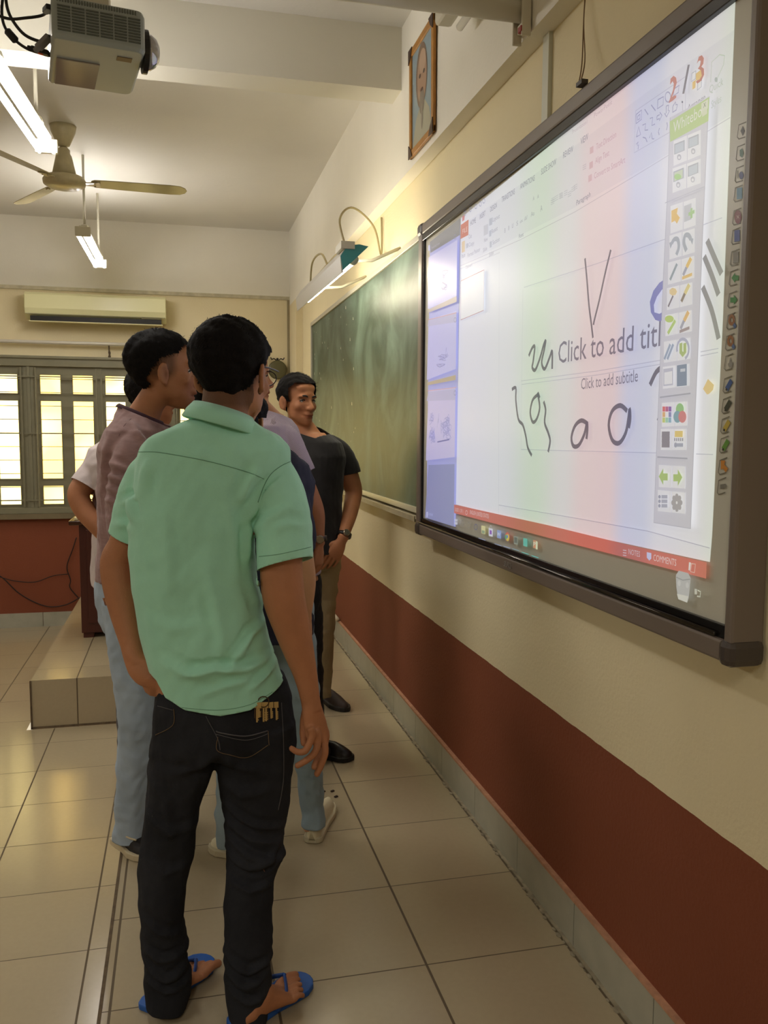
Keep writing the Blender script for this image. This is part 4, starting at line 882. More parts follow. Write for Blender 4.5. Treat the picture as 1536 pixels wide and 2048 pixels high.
def setv(me, v): me.vertices.foreach_set('co', v.reshape(-1)); me.update()
def sn(P, seed, freq, stretch=(1, 1, 1), octv=3):
    r = np.random.RandomState(seed); Q = P*V(stretch)*freq; s_ = np.zeros(len(P)); amp = 1.0; tot = 0
    Q = Q + .35*np.stack([np.sin(Q[:, 1]*1.7+r.rand()*6), np.sin(Q[:, 2]*1.3+r.rand()*6), np.sin(Q[:, 0]*1.9+r.rand()*6)], 1)
    for k in range(octv):
        for j in range(4):
            d = r.randn(3); d /= np.linalg.norm(d); s_ += amp*np.sin(Q@d*TAU*(2**k) + r.rand()*TAU)
        tot += amp*2; amp *= .5
    return s_/tot
def seg_d(P, A, B, ax=(1, 0, 1)):
    w_ = V(ax); A = V(A)*w_; B = V(B)*w_; Q = P*w_; d = B-A; t = np.clip(((Q-A)@d)/(d@d+1e-12), 0, 1)
    D = Q-(A+t[:, None]*d); n_ = V((-d[2], 0, d[0])); n_ = n_/(np.linalg.norm(n_)+1e-9)
    return np.linalg.norm(D, axis=1), t, D@n_
def folds(me, lst, facing=-1):
    """lst: (polyline px points, depth, amplitude, width); raised ridges beside pressed valleys on the camera side"""
    P = getv(me); N_ = getn(me); dis = np.zeros(len(P))
    for pts, Y, amp, wd in lst:
        best = np.full(len(P), 9.); sd = np.zeros(len(P)); tt = np.zeros(len(P)); m_ = len(pts)-1
        for i in range(m_):
            d, t, q_ = seg_d(P, at(*pts[i], Y), at(*pts[i+1], Y)); k = d < best; best[k] = d[k]; sd[k] = q_[k]; tt[k] = (i+t[k])/m_
        tap = np.clip(np.sin(np.clip(tt, 0.02, .98)*math.pi), 0, 1)**.5
        dis += amp*tap*(np.exp(-(best/wd)**2) - .45*np.exp(-((sd-1.9*wd)/wd)**2)*(best < 3*wd))
    dis *= (N_[:, 1]*facing > -.15)
    setv(me, P + N_*dis[:, None])
def rumple(me, seed, freq, amp, stretch=(1, 1, 1), octv=3):
    P = getv(me); N_ = getn(me); setv(me, P + N_*(sn(P, seed, freq, stretch, octv)*amp)[:, None])
def bisect(me, co, no, near=None, warp=None, rad=None, cen=None):
    """cut the open end of a garment: geometry on the +no side goes; rad limits it to a cylinder round the axis"""
    bm = bmesh.new(); bm.from_mesh(me); co, no = V(co), unit(no); cen = co if cen is None else V(cen)
    def inside(p):
        d = V(p)-cen; 
        if rad: a = d@no; return a < (near or .1) and a > -.04 and np.linalg.norm(d-no*a) < rad
        return near is None or np.linalg.norm(d) < near
    if warp:
        for v in bm.verts: v.co.z -= warp(v.co.x)
    fs = [f for f in bm.faces if inside(f.calc_center_median())] if (near or rad) else list(bm.faces)
    geom = list({v for f in fs for v in f.verts}) + list({e for f in fs for e in f.edges}) + fs
    bmesh.ops.bisect_plane(bm, geom=geom, plane_co=co, plane_no=no)
    kill = [v for v in bm.verts if (V(v.co)-co)@no > 1e-5 and ((not near and not rad) or inside(v.co))]
    bmesh.ops.delete(bm, geom=kill, context='VERTS')
    if warp:
        for v in bm.verts: v.co.z += warp(v.co.x)
    bm.to_mesh(me); bm.free()
def cloth_link(me, name, m, parent, thick=.0022):
    o = link(me, name, m, parent, smooth=True)
    s_ = o.modifiers.new('thickness', 'SOLIDIFY'); s_.thickness = thick; s_.offset = -1
    return o
def tuck(body, garments, free=(), depth=.006, reach=.05):
    """draw the skin in under the cloth wherever the two would touch; free: bare limbs as (px, py, depth, radius) chains"""
    P = getv(body.data); g0 = V(ORIGIN[body.name]); skip = np.zeros(len(P), bool)
    for ch in free:
        for (a, b) in zip(ch[:-1], ch[1:]):
            A, B = at(*a[:3])-g0, at(*b[:3])-g0; d = B-A; t = np.clip(((P-A)@d)/(d@d), 0, 1); D = np.linalg.norm(P-A-t[:, None]*d, axis=1)
            skip |= D < (a[3]+(b[3]-a[3])*t)*1.3+.006
    for g_ in garments:
        me = g_.data; bt = BVHTree.FromPolygons([v.co for v in me.vertices], [tuple(p.vertices) for p in me.polygons])
        lo = getv(me).min(0)-.02; hi = getv(me).max(0)+.02
        for i in np.where(((P > lo) & (P < hi)).all(1) & ~skip)[0]:
            loc, nr, _, dist = bt.find_nearest(Vector(P[i]), reach)
            if loc is None: continue
            d = V(P[i])-V(loc); a = d@V(nr)
            if a > -depth and np.linalg.norm(d-a*V(nr)) < .004: P[i] = V(loc)-V(nr)*depth
    setv(body.data, P)
def rows(mb, lst, e=2.3, seg=40, sub=4, tw=0):
    """stacked superellipse rings given as (py, x left, x right, depth, half depth)"""
    arr = []
    for py, xl, xr, Y, dh in lst:
        c = at((xl+xr)/2, py, Y); arr.append((c, ((xr-xl)/2*Y/FPX*1.005, dh)))
    P, R = cr([a for a, _ in arr], [b for _, b in arr], sub)
    rings = []
    for c, (a, b) in zip(P, R):
        rg = []
        for t in np.linspace(0, TAU, seg, endpoint=False):
            ct, st = math.cos(t), math.sin(t)
            x = a*np.sign(ct)*abs(ct)**(2/e); y = b*np.sign(st)*abs(st)**(2/e)
            rg.append(c + V((x*math.cos(tw)-y*math.sin(tw), x*math.sin(tw)+y*math.cos(tw), 0)))
        rings.append(rg)
    return mb.loft(rings)
def limb(mb, lst, seg=20, sub=5, hint=(0, 1, 0)):
    """(px, py, depth, radius)"""
    return mb.tube([at(a, b, c) for a, b, c, _ in lst], [r for *_, r in lst], seg, smooth=sub, hint=hint)
def limb3(mb, lst, seg=20, sub=5, hint=(0, 1, 0)):
    return mb.tube([V(p) for p, _ in lst], [r for _, r in lst], seg, smooth=sub, hint=hint)

def head_axes(f, up=(0, 0, 1), roll=0):
    f = unit(f); u = unit(V(up)-f*np.dot(f, up)); r = np.cross(f, u)
    if roll: r, u = r*math.cos(roll)+u*math.sin(roll), u*math.cos(roll)-r*math.sin(roll)
    return r, f, u
def head(mb, c, ax, s=1.0, slim=1.0, openm=0):
    r, f, u = ax; c = V(c)
    L_ = lambda x, y, z: c + (r*x*slim + f*y + u*z)*s
    B_ = lambda x, y, z, a, b, d, axes=None: mb.ball(L_(x, y, z), (a*s*slim, b*s, d*s), 24, axes=(r, f, u) if axes is None else axes)
    B_(0, -.012, .034, .073, .094, .080); B_(0, .028, -.012, .062, .064, .084); B_(0, .012, -.045, .060, .055, .050)
    B_(0, .040, -.070, .046, .046, .042); B_(0, .070, -.100, .021, .017, .017); B_(0, .050, -.092, .034, .030, .022)
    for k in (-1, 1):
        B_(k*.040, .056, -.026, .023, .022, .022); B_(k*.030, .074, .020, .025, .018, .009); B_(k*.0125, .094, -.036, .0095, .010, .0085)
        B_(k*.040, .026, -.060, .016, .034, .026)
        # ear: disc, rim and lobe
        ea = unit(r*k*.55 - f*.85); eb = np.cross(u, ea)
        ec = L_(k*.079, -.006, -.012)
        mb.ball(ec+r*k*.002, (.008*s, .018*s, .031*s), 16, axes=(np.cross(u, unit(r*k*.45-f*.9)), unit(r*k*.45-f*.9), u))
        rim = []
        for t in np.linspace(-1.9, 2.2, 14):
            w_ = unit(r*k*.45-f*.9); rim.append(ec + w_*(.017*math.cos(t)*s) + u*(.029*math.sin(t)*s+.002) + r*k*.004)
        mb.tube(rim, .0052*s, 8)
        mb.ball(L_(k*.073, -.002, -.040), (.0055*s, .008*s, .010*s), 10, axes=(r, f, u))
    B_(0, .077, .026, .030, .016, .022); B_(0, .060, .058, .050, .028, .030)
    mb.tube([L_(0, .082, .012), L_(0, .093, -.012), L_(0, .108, -.034), L_(0, .094, -.043)], [(.010*s, .009*s), (.0095*s, .010*s), (.0125*s, .010*s), (.009*s, .007*s)], 12, smooth=4)
    B_(0, .084, -.060, .026, .013, .012); B_(0, .091, -.0645, .022, .009, .0050); B_(0, .087 - openm*.004, -.0755-openm*.010, .019, .010, .0055); B_(0, .078, -.088-openm*.008, .024, .014, .012)
    return L_
def soften_head(me, c, ax, s, iters=16):
    r, f, u = ax; P = getv(me); D = (P-V(c))/s; x, y, z = D@r, D@f, D@u
    w_ = ((np.abs(x) < .10) & (np.abs(y) < .14) & (z > -.16) & (z < .13)).astype(float)
    w_ *= 1-.80*np.exp(-(x/.022)**4-((z+.045)/.038)**4)*(y > .07); w_ *= np.where(np.abs(x) > .071, .12, 1)
    ed = np.empty(len(me.edges)*2, int); me.edges.foreach_get('vertices', ed); ed = ed.reshape(-1, 2)
    cnt = np.zeros(len(P)); np.add.at(cnt, ed[:, 0], 1); np.add.at(cnt, ed[:, 1], 1); cnt[cnt == 0] = 1
    for _ in range(iters):
        S = np.zeros_like(P); np.add.at(S, ed[:, 0], P[ed[:, 1]]); np.add.at(S, ed[:, 1], P[ed[:, 0]])
        P = P + (S/cnt[:, None]-P)*(.55*w_)[:, None]
    setv(me, P)
def sculpt_face(me, c, ax, s=1.0, slim=1.0, openm=0):
    soften_head(me, c, ax, s)
    r, f, u = ax; P = getv(me); N_ = getn(me); D = (P-V(c))/s
    x, y, z = D@r/slim, D@f, D@u; dis = np.zeros(len(P)); face = (y > .02) & (np.abs(x) < .09) & (np.abs(z) < .14)
    G = lambda a, b, d, sa, sb: np.exp(-((x-a)/sa)**2-((z-b)/sb)**2)*d
    for k in (-1, 1):
        dis += G(k*.031, .002, -.0085, .015, .010) + G(k*.031, .000, .0035, .011, .0042) - G(k*.014, -.004, .003, .006, .008) + G(k*.028, -.066, -.0015, .006, .004)
    dis += G(0, -.0700-openm*.004, -.0045-openm*.006, .020, .0022+openm*.0015) + G(0, -.052, -.0015, .003, .006) + G(0, -.084, -.0022, .014, .004)
    dis *= face
    # ear bowl
    for k in (-1, 1):
        e = (np.abs(x-k*.080) < .022) & (np.abs(y+.006) < .025) & (np.abs(z+.012) < .035)
        dis += e*(-.0035)*np.exp(-((y+.002)/.007)**2-((z+.014)/.012)**2)
    setv(me, P + N_*dis[:, None]*s)
def tint(me, fn):
    a = me.color_attributes.new('tint', 'FLOAT_COLOR', 'POINT'); P = getv(me); c = np.ones((len(P), 4)); c[:, :3] = fn(P)
    a.data.foreach_set('color', c.reshape(-1))
def face_tint(c, ax, s=1.0, slim=1.0, lip=(.80, .50, .50), stub=None):
    r, f, u = ax
    def fn(P, C=None):
        D = (P-V(c))/s; x, y, z = D@r/slim, D@f, D@u; C = np.ones((len(P), 3)) if C is None else C
        m_ = np.exp(-(np.abs(x)/.023)**4-((z+.070)/.0095)**4)*(y > .075); C *= 1-(1-V(lip))*m_[:, None]
        ck = np.exp(-((np.abs(x)-.04)/.02)**2-((z+.035)/.025)**2)*(y > .03); C *= 1-V((0, .07, .05))*ck[:, None]
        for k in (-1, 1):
            er = (np.abs(x-k*.084) < .016)*np.exp(-((y-.000)/.008)**2-((z+.012)/.015)**2)*.62; er = er + (np.abs(x-k*.084) < .016)*np.exp(-((y+.006)/.010)**2-((z-.006)/.006)**2)*.25; C *= 1-er[:, None]*V((.7, .8, .85))  # shade of the ear bowl and upper fold painted into the skin tint
        if stub is not None:
            w_ = stub(x, y, z)[:, None]; C *= 1-w_*V((.88, .84, .80))
        return C
    return fn
m_brow = mat('black_hair', srgb(20, 16, 15), .6, noise=.3, nscale=90, stretch=(1, 1, .3))
m_eyew = mat('eye_white', srgb(205, 195, 185), .15); m_iris = mat('dark_iris', srgb(28, 16, 12), .1)
def face_parts(parent, c, ax, s=1.0, slim=1.0, eyes=(-1, 1)):
    r, f, u = ax; c = V(c); L_ = lambda x, y, z: c + (r*x*slim + f*y + u*z)*s
    for k in eyes:
        e = MB().ball(L_(k*.031, .0655, .000), .0118*s, 16).build('eye', m_eyew, parent, smooth=True)
        MB().ball(L_(k*.0305+.001, .0735, .000), (.0046*s, .0042*s, .0046*s), 12, axes=(r, f, u)).build('iris', m_iris, e, smooth=True)
        l_ = MB().tube([L_(k*.018, .077, -.001), L_(k*.026, .0805, .0045), L_(k*.036, .0785, .0045), L_(k*.045, .071, -.001)], .0022*s, 8, smooth=3)
        l_.build('eyelash', m_brow, e, smooth=True)
        MB().tube([L_(k*.013, .0905, .018), L_(k*.025, .0925, .023), L_(k*.038, .0855, .023), L_(k*.050, .072, .016)], [(.001, .003), (.0018, .0042), (.0018, .0038), (.001, .0015)], 8, smooth=4).build('eyebrow', m_brow, parent, smooth=True)
def hair_cap(parent, c, ax, s=1.0, slim=1.0, keep=None, puff=.014, tuft=.004, seed=1, nstr=2600, slen=.018, extra=None, lean=(0, 0, 0), name='hair', flow=None):
    """hair grown over the skull: an offset shell plus thousands of short strands"""
    r, f, u = ax; c = V(c); rng = np.random.RandomState(seed)
    mb = MB(); n1, n2 = 96, 72; vs = []; ok = []
    def surf(th, ph, pf):
        d = V((math.cos(ph)*math.sin(th), math.sin(ph)*math.sin(th), math.cos(th)))
        a, b, e = .074*slim, .095, .081
        low = max(0, -d[2])
        p = V((d[0]*(a+pf*(1-.45*low)), -.012+d[1]*(b+pf*(1-.3*low)), .034+d[2]*(e+pf)))
        if p[2] < 0: p[0] = d[0]/max(math.sin(th), .2)*(a-.004+pf*.3)*min(1, .55+math.sin(th)) if abs(p[2]) < 0 else p[0]
        return p
    for i in range(n2+1):
        th = math.pi*i/n2
        for j in range(n1):
            ph = TAU*j/n1; p = surf(th, ph, puff*(.35+.65*min(1, max(0, (math.cos(th)+.75)/1.1))))
            if p[2] < -.01 and p[1] < .02: p[2] = p[2]*1.25       # nape
            vs.append(p); ok.append(keep(*p))
    W_ = [c + (r*p[0] + f*p[1] + u*p[2])*s for p in vs]
    W_ = np.array(W_); nz_ = sn(W_, seed, 22, octv=2) + .35*sn(W_, seed+5, 90, (1, 1, .5), 2); ctr = c+u*.03*s
    for i in range(len(W_)): W_[i] += unit(W_[i]-ctr)*nz_[i]*tuft
    fs = []
    for i in range(n2):
        for j in range(n1):
            q_ = (i*n1+j, i*n1+(j+1) % n1, (i+1)*n1+(j+1) % n1, (i+1)*n1+j)
            if sum(ok[k] for k in q_) >= 3: fs.append(q_)
    mb.add(W_, fs)
    if extra: extra(mb, lambda x, y, z: c + (r*x*slim + f*y + u*z)*s)
    cand = [i for i in range(len(W_)) if ok[i]]
    fl = V(flow if flow is not None else (0, -.35, -.6))
    for k in range(nstr):
        i = cand[rng.randint(len(cand))]; p = W_[i] + rng.randn(3)*.003; out = unit(p-ctr)
        g_ = r*fl[0]+f*fl[1]+u*fl[2]
        d = unit(out*(.10+.22*rng.rand()) + g_*1.0 + rng.randn(3)*.14); hz = float((W_[i]-c)@u/s); L1 = slen*(.5+.8*rng.rand())*(.25+.75*min(1, max(0, (hz+.04)/.09))); w_ = np.cross(d, out); w_ = unit(w_)*.0008
        b_ = p - out*.003; q1 = b_+d*L1*.6; q2 = b_+d*L1-out*L1*.12
        mb.add([b_-w_, b_+w_, q1+w_*.7, q1-w_*.7, q2], [(0, 1, 2, 3), (3, 2, 4)])
    me = mb.mesh(name, fix=False); o = link(me, name, m_hair, parent, smooth=True)
    return o
m_hair = mat('black_hair_strands', srgb(17, 14, 13), .8, spec=.15, noise=.25, nscale=60)

def finger(mb, pts, r0, r1):
    pts = [V(p) for p in pts]; n_ = len(pts)
    rr = [r0+(r1-r0)*i/(n_-1) for i in range(n_)]
    mb.tube(pts, rr, 12, smooth=5)
    mb.ball(pts[-1], rr[-1]*1.0, 12)
    for p, r_ in list(zip(pts, rr))[1:-1]: mb.ball(p, r_*1.06, 12)
def hand(mb, wrist, F, N_, T, s=1.0, curl=(.5, .55, .6, .65), spread=.10, thumb=.4, wr=(.027, .02)):
    """F finger direction, N_ back of the hand, T towards the thumb"""
    F, N_, T = unit(F), unit(N_), unit(T); w_ = V(wrist)
    ring = lambda c, a, b: [c + T*a*math.cos(t) + N_*b*math.sin(t) for t in np.linspace(0, TAU, 20, endpoint=False)]
    mb.loft([ring(w_-F*.03*s, wr[0]*s, wr[1]*s), ring(w_, .026*s, .019*s), ring(w_+F*.03*s, .036*s, .0165*s), ring(w_+F*.065*s, .041*s, .0145*s), ring(w_+F*.092*s, .040*s, .011*s)])
    kn = w_+F*.088*s; Ls = (.074, .082, .076, .060); rs = (.0085, .0088, .0083, .0073)
    for i in range(4):
        off = (.031-.0205*i)*s; b = kn + T*off - F*(.0, -.004, .001, .008)[i]*s
        ang = 0; d = unit(F + T*spread*(1.2-.8*i)); pts = [b-d*.02*s, b]
        for seg_, fr_ in enumerate((.45, .30, .25)):
            ang += curl[i]*(.8, 1.0, .7)[seg_]; dd = d*math.cos(ang) - N_*math.sin(ang); pts.append(pts[-1]+dd*Ls[i]*fr_*s)
        finger(mb, pts, rs[i]*s*1.05, rs[i]*s*.8)
    b = w_+F*.02*s+T*.022*s-N_*.004*s; d1 = unit(F*.75+T*.65-N_*.35*thumb); d2 = unit(F*.95+T*.15-N_*.5*thumb)
    finger(mb, [b, b+d1*.036*s, b+d1*.036*s+unit(d1+d2)*.028*s, b+d1*.036*s+unit(d1+d2)*.028*s+d2*.024*s], .0125*s, .0082*s)
    mb.ball(w_+F*.035*s+T*.022*s-N_*.006*s, (.016*s, .013*s, .026*s), 12, axes=(T, N_, F))

def shoe(parent, heel, toe, mats, w=.048, h=.07, sole=.022, name='shoe', style='low'):
    heel, toe = V(heel), V(toe); heel[2] = toe[2] = 0; d = unit(toe-heel); s_ = np.cross(d, (0, 0, 1)); Ln = np.linalg.norm(toe-heel); up = V((0, 0, 1))
    prof = [(0, .34), (.02, .62), (.06, .78), (.2, .80), (.45, .82), (.68, 1.0), (.85, .86), (.95, .58), (1.0, .25)]
    hp = [(0, .74), (.02, .9), (.06, 1.0), (.2, 1.02), (.42, 1.0), (.58, .78), (.78, .58), (.92, .46), (1.0, .34)]
    P = MB(); R = []
    for (t, wd), (_, hh) in zip(prof, hp):
        c = heel+d*Ln*t; R.append([c + s_*w*wd*math.cos(a)*(1 if math.sin(a) < 0 else .82) + up*(sole*.6 + max(0, math.sin(a))*(h-sole)*hh*1.15) for a in np.linspace(0, TAU, 18, endpoint=False)])
    sh = P.loft(R).build(name, mats[0], parent, smooth=True)
    S = MB(); pts = [(t, wd*1.06) for t, wd in prof]
    out = [heel+d*Ln*t+s_*w*wd for t, wd in pts] + [heel+d*(Ln+.006)*t-s_*w*wd for t, wd in pts[::-1]]
    S.prism([p+up*.001 for p in out], up*sole).build('sole', mats[1], sh, bevel=.003)
    return sh
m_skin = mat('skin', srgb(174, 118, 82), .55, spec=.3, vcol=True, noise=.08, nscale=18, bump=.12, bscale=260)
m_skin2 = mat('paler_skin', srgb(204, 154, 118), .55, spec=.3, vcol=True, noise=.06, nscale=18, bump=.1, bscale=260)
# ------------------------------------------------------------------ the man in the mint green shirt (foreground)
def man_green():
    g = tuple((atz(300, 2020, 0)+atz(490, 2050, 0))/2)
    b = MB()
    hc = at(466, 749, 2.05); ax = head_axes((.60, .80, -.03), roll=0)
    head(b, hc, ax, 1.02)
    limb(b, [(456, 770, 2.04, .056), (450, 815, 2.045, .056), (448, 850, 2.05, .062), (446, 885, 2.06, .085)])
    rows(b, [(858, 380, 510, 2.06, .05), (885, 305, 560, 2.06, .07), (915, 290, 575, 2.06, .085), (1000, 285, 535, 2.06, .09), (1150, 285, 500, 2.06, .09), (1250, 295, 515, 2.06, .092), (1340, 312, 560, 2.05, .10), (1420, 322, 575, 2.05, .105), (1480, 322, 575, 2.05, .10)])
    for lst in ([(366, 1470, 2.05, .06), (352, 1600, 2.05, .06), (340, 1700, 2.03, .048), (332, 1800, 2.03, .045), (328, 1900, 2.02, .038), (330, 1985, 2.02, .030)],
                [(370, 1470, 2.05, .07)],
                [(520, 1470, 2.04, .075), (512, 1600, 2.02, .062), (508, 1700, 1.99, .050), (500, 1800, 1.97, .047), (495, 1920, 1.94, .038), (497, 2005, 1.93, .031)]):
        if len(lst) > 2: limb(b, lst)
    # arms
    limb(b, [(300, 925, 2.08, .045), (274, 1000, 2.11, .044), (262, 1055, 2.125, .042), (252, 1090, 2.133, .042), (238, 1122, 2.14, .044), (240, 1165, 2.13, .0425), (250, 1225, 2.11, .036), (263, 1285, 2.08, .0275), (270, 1312, 2.06, .0245), (278, 1328, 2.05, .024)])
    limb(b, [(560, 925, 2.05, .046), (560, 1020, 2.01, .050), (562, 1120, 1.985, .0505), (567, 1190, 1.975, .0505), (581, 1245, 1.97, .045), (597, 1300, 1.965, .037), (611, 1350, 1.96, .0285), (620, 1395, 1.955, .0235), (624, 1420, 1.953, .024)])
    # left hand slipped into the pocket
    J = lambda *p: at(*p)
    q_ = lambda *l: [at(*p) for p in l]
    b.tube([at(*p) for p in ((262, 1290, 2.075), (270, 1314, 2.06), (281, 1331, 2.045), (294, 1344, 2.035), (307, 1356, 2.03), (318, 1372, 2.03))], [(.025, .020), (.027, .019), (.033, .019), (.035, .018), (.030, .016), (.022, .013)], 20, smooth=5, hint=(0, 1, 0))
    for pp in (((300, 1352, 2.02), (313, 1370, 2.02), (322, 1392, 2.04)), ((295, 1356, 2.02), (308, 1376, 2.025), (316, 1398, 2.045)), ((290, 1358, 2.025), (302, 1379, 2.03), (310, 1402, 2.05)), ((285, 1357, 2.03), (296, 1378, 2.04), (304, 1400, 2.06))):
        finger(b, q_(*pp), .0098, .0085)
    finger(b, q_((272, 1316, 2.045), (290, 1326, 2.035), (306, 1340, 2.03)), .0115, .0095)
    # right hand hanging, fingers loosely curled
    dN = unit((.6, -.8, 0)); dT = unit((.8, .6, 0))
    def rg(px, py, Y, a, c_):
        c = at(px, py, Y); return [c + dT*a*math.cos(t) + dN*c_*math.sin(t) for t in np.linspace(0, TAU, 20, endpoint=False)]
    b.loft([rg(622, 1402, 1.953, .022, .021), rg(625, 1422, 1.952, .029, .020), rg(630, 1446, 1.95, .0345, .018), rg(634, 1466, 1.948, .036, .016), rg(638, 1480, 1.946, .033, .013)])
    finger(b, q_((620, 1455, 1.918), (624, 1472, 1.917), (611, 1501, 1.912), (596, 1504, 1.912), (583, 1497, 1.914)), .0100, .0072)
    finger(b, q_((630, 1460, 1.930), (636, 1478, 1.929), (630, 1505, 1.922), (612, 1521, 1.924), (595, 1531, 1.928)), .0103, .0077)
    finger(b, q_((640, 1460, 1.95), (646, 1476, 1.948), (650, 1504, 1.938), (642, 1530, 1.936), (634, 1548, 1.938)), .0105, .0080)
    finger(b, q_((648, 1456, 1.97), (652, 1472, 1.968), (646, 1500, 1.962), (634, 1520, 1.958), (628, 1534, 1.956)), .0100, .0078)
    finger(b, q_((615, 1416, 1.965), (609, 1440, 1.968), (607, 1466, 1.962), (608, 1486, 1.955)), .0125, .0088)
    # bare feet
    for heel, toe, an in ((atz(304, 2012, .03), atz(410, 1923, .03), at(330, 1985, 2.02)), (atz(486, 2040, .03), atz(600, 1967, .03), at(497, 2005, 1.93))):
        d = unit(toe-heel); d[2] = 0; d = unit(d); s_ = np.cross(d, (0, 0, 1)); Ln = np.linalg.norm((toe-heel)[:2]); z0 = .018; H = V((heel[0], heel[1], z0))
        inner = -1 if an[0] > -1.05 else 1      # which side the big toe is on (+s_ is the right-hand side of the foot)
        rf = lambda t, hw, hh, sh_=0: [H + d*Ln*t + s_*(hw*math.cos(a)+sh_) + V((0, 0, hh*(1+math.sin(a)) if math.sin(a) > -1 else 0)) for a in np.linspace(0, TAU, 18, endpoint=False)]
        b.loft([rf(-.02, .018, .016), rf(.08, .032, .030), rf(.22, .034, .038), rf(.40, .036, .032), rf(.58, .041, .021), rf(.70, .044, .013), rf(.76, .041, .010)])
        limb3(b, [(an, .030), (H+d*.05+V((0, 0, .045)), .034), (H+d*.07+V((0, 0, .03)), .030)])
        for k in range(5):
            o_ = inner*(.034-.0178*k); ln = (.058, .054, .047, .039, .030)[k]; r_ = (.0105, .0074, .0070, .0066, .0066)[k]
            p0 = H+d*(Ln*.76-.003*k)+s_*o_+V((0, 0, .014)); finger(b, [p0, p0+d*ln*.55+V((0, 0, .004)), p0+d*ln-V((0, 0, .003))], r_*1.05, r_)
    me = union(b, .0036, 2, 'person'); sculpt_face(me, hc, ax, 1.02)
    stub = lambda x, y, z: np.maximum(np.clip((z+.105)/.035, 0, 1)*(y < .0)*.75*(np.abs(x) < .077), 1.0*np.clip((z+.028-np.clip(y, 0, 1)*.2)/.03, 0, 1)*np.clip((.052-y)/.02, 0, 1)*.55*(np.abs(x) < .073+.02*(z > .02)))
    tint(me, face_tint(hc, ax, 1.02, stub=stub))
    p = link(me, 'person', m_skin, smooth=True); rebase(p, g)
    tag(p, 'man in mint green short sleeved shirt, dark jeans and blue flip-flops, seen from behind', 'person', 'people gathered at the whiteboard')
    # hair: full down to the nape at the back, cropped at the side
    def keep(x, y, z):
        line = -.084 + max(0, y+.055)*1.25          # rises from the nape towards the temple
        if x > 0: line = max(line, -.080 + max(0, y+.06)*1.25 + max(0, (x-.05))*.4)
        return z > line and not (y > .072 and z < .065)
    hair_cap(p, hc, ax, 1.02, keep=keep, puff=.016, tuft=.003, seed=4, nstr=5200, slen=.011)
    # glasses
    r, f, u = ax; L_ = lambda x, y, z: hc + (r*x + f*y + u*z)*1.02
    gl = MB()
    gl.tube([L_(.083, -.020, -.022), L_(.082, -.008, .010), L_(.079, .01, .016), L_(.074, .055, .016), L_(.066, .094, .014)], .0019, 8, smooth=4)
    gl.tube([L_(-.083, -.020, -.022), L_(-.082, -.008, .010), L_(-.079, .01, .016), L_(-.074, .055, .016), L_(-.066, .094, .014)], .0019, 8, smooth=4)
    for k in (-1, 1): gl.tube([L_(k*.036+.028*math.cos(a), .100-.012*abs(k*.036+.028*math.cos(a))/.06, -.002+.018*math.sin(a)) for a in np.linspace(0, TAU, 18)], .0013, 6)
    gl.tube([L_(-.008, .100, .004), L_(0, .102, .007), L_(.008, .100, .004)], .0013, 6)
    go = gl.build('glasses', mat('dark_metal_frame', srgb(40, 36, 44), .25, metal=.5), p, smooth=True)
    # shirt
    m_sh = mat('mint_green_cotton', srgb(166, 223, 196), .85, noise=.05, nscale=9, bump=.14, bscale=500, sheen=.2, spec=.2, stretch=(1, 1, 1))
    s_ = MB()
    rows(s_, [(835, 398, 500, 2.045, .062), (850, 362, 512, 2.05, .075), (866, 322, 548, 2.055, .092), (884, 296, 566, 2.06, .106), (908, 282, 578, 2.06, .114), (950, 276, 570, 2.06, .118), (1000, 270, 534, 2.06, .118), (1050, 268, 510, 2.06, .118), (1100, 269, 508, 2.06, .117), (1150, 271, 511, 2.06, .117), (1200, 276, 519, 2.06, .118), (1250, 283, 529, 2.055, .120), (1300, 293, 543, 2.05, .122), (1350, 305, 560, 2.05, .126), (1400, 310, 580, 2.05, .130), (1440, 310, 584, 2.05, .132)], e=2.35)
    limb(s_, [(328, 925, 2.07, .054), (304, 950, 2.085, .056), (281, 1000, 2.11, .057), (267, 1050, 2.125, .056), (259, 1095, 2.135, .055)])
    limb(s_, [(524, 930, 2.06, .057), (545, 955, 2.05, .059), (558, 1000, 2.02, .062), (567, 1060, 1.99, .0645), (571, 1120, 1.97, .0655), (573, 1170, 1.965, .066)])
    sm = union(s_, .005, 3, 'shirt')
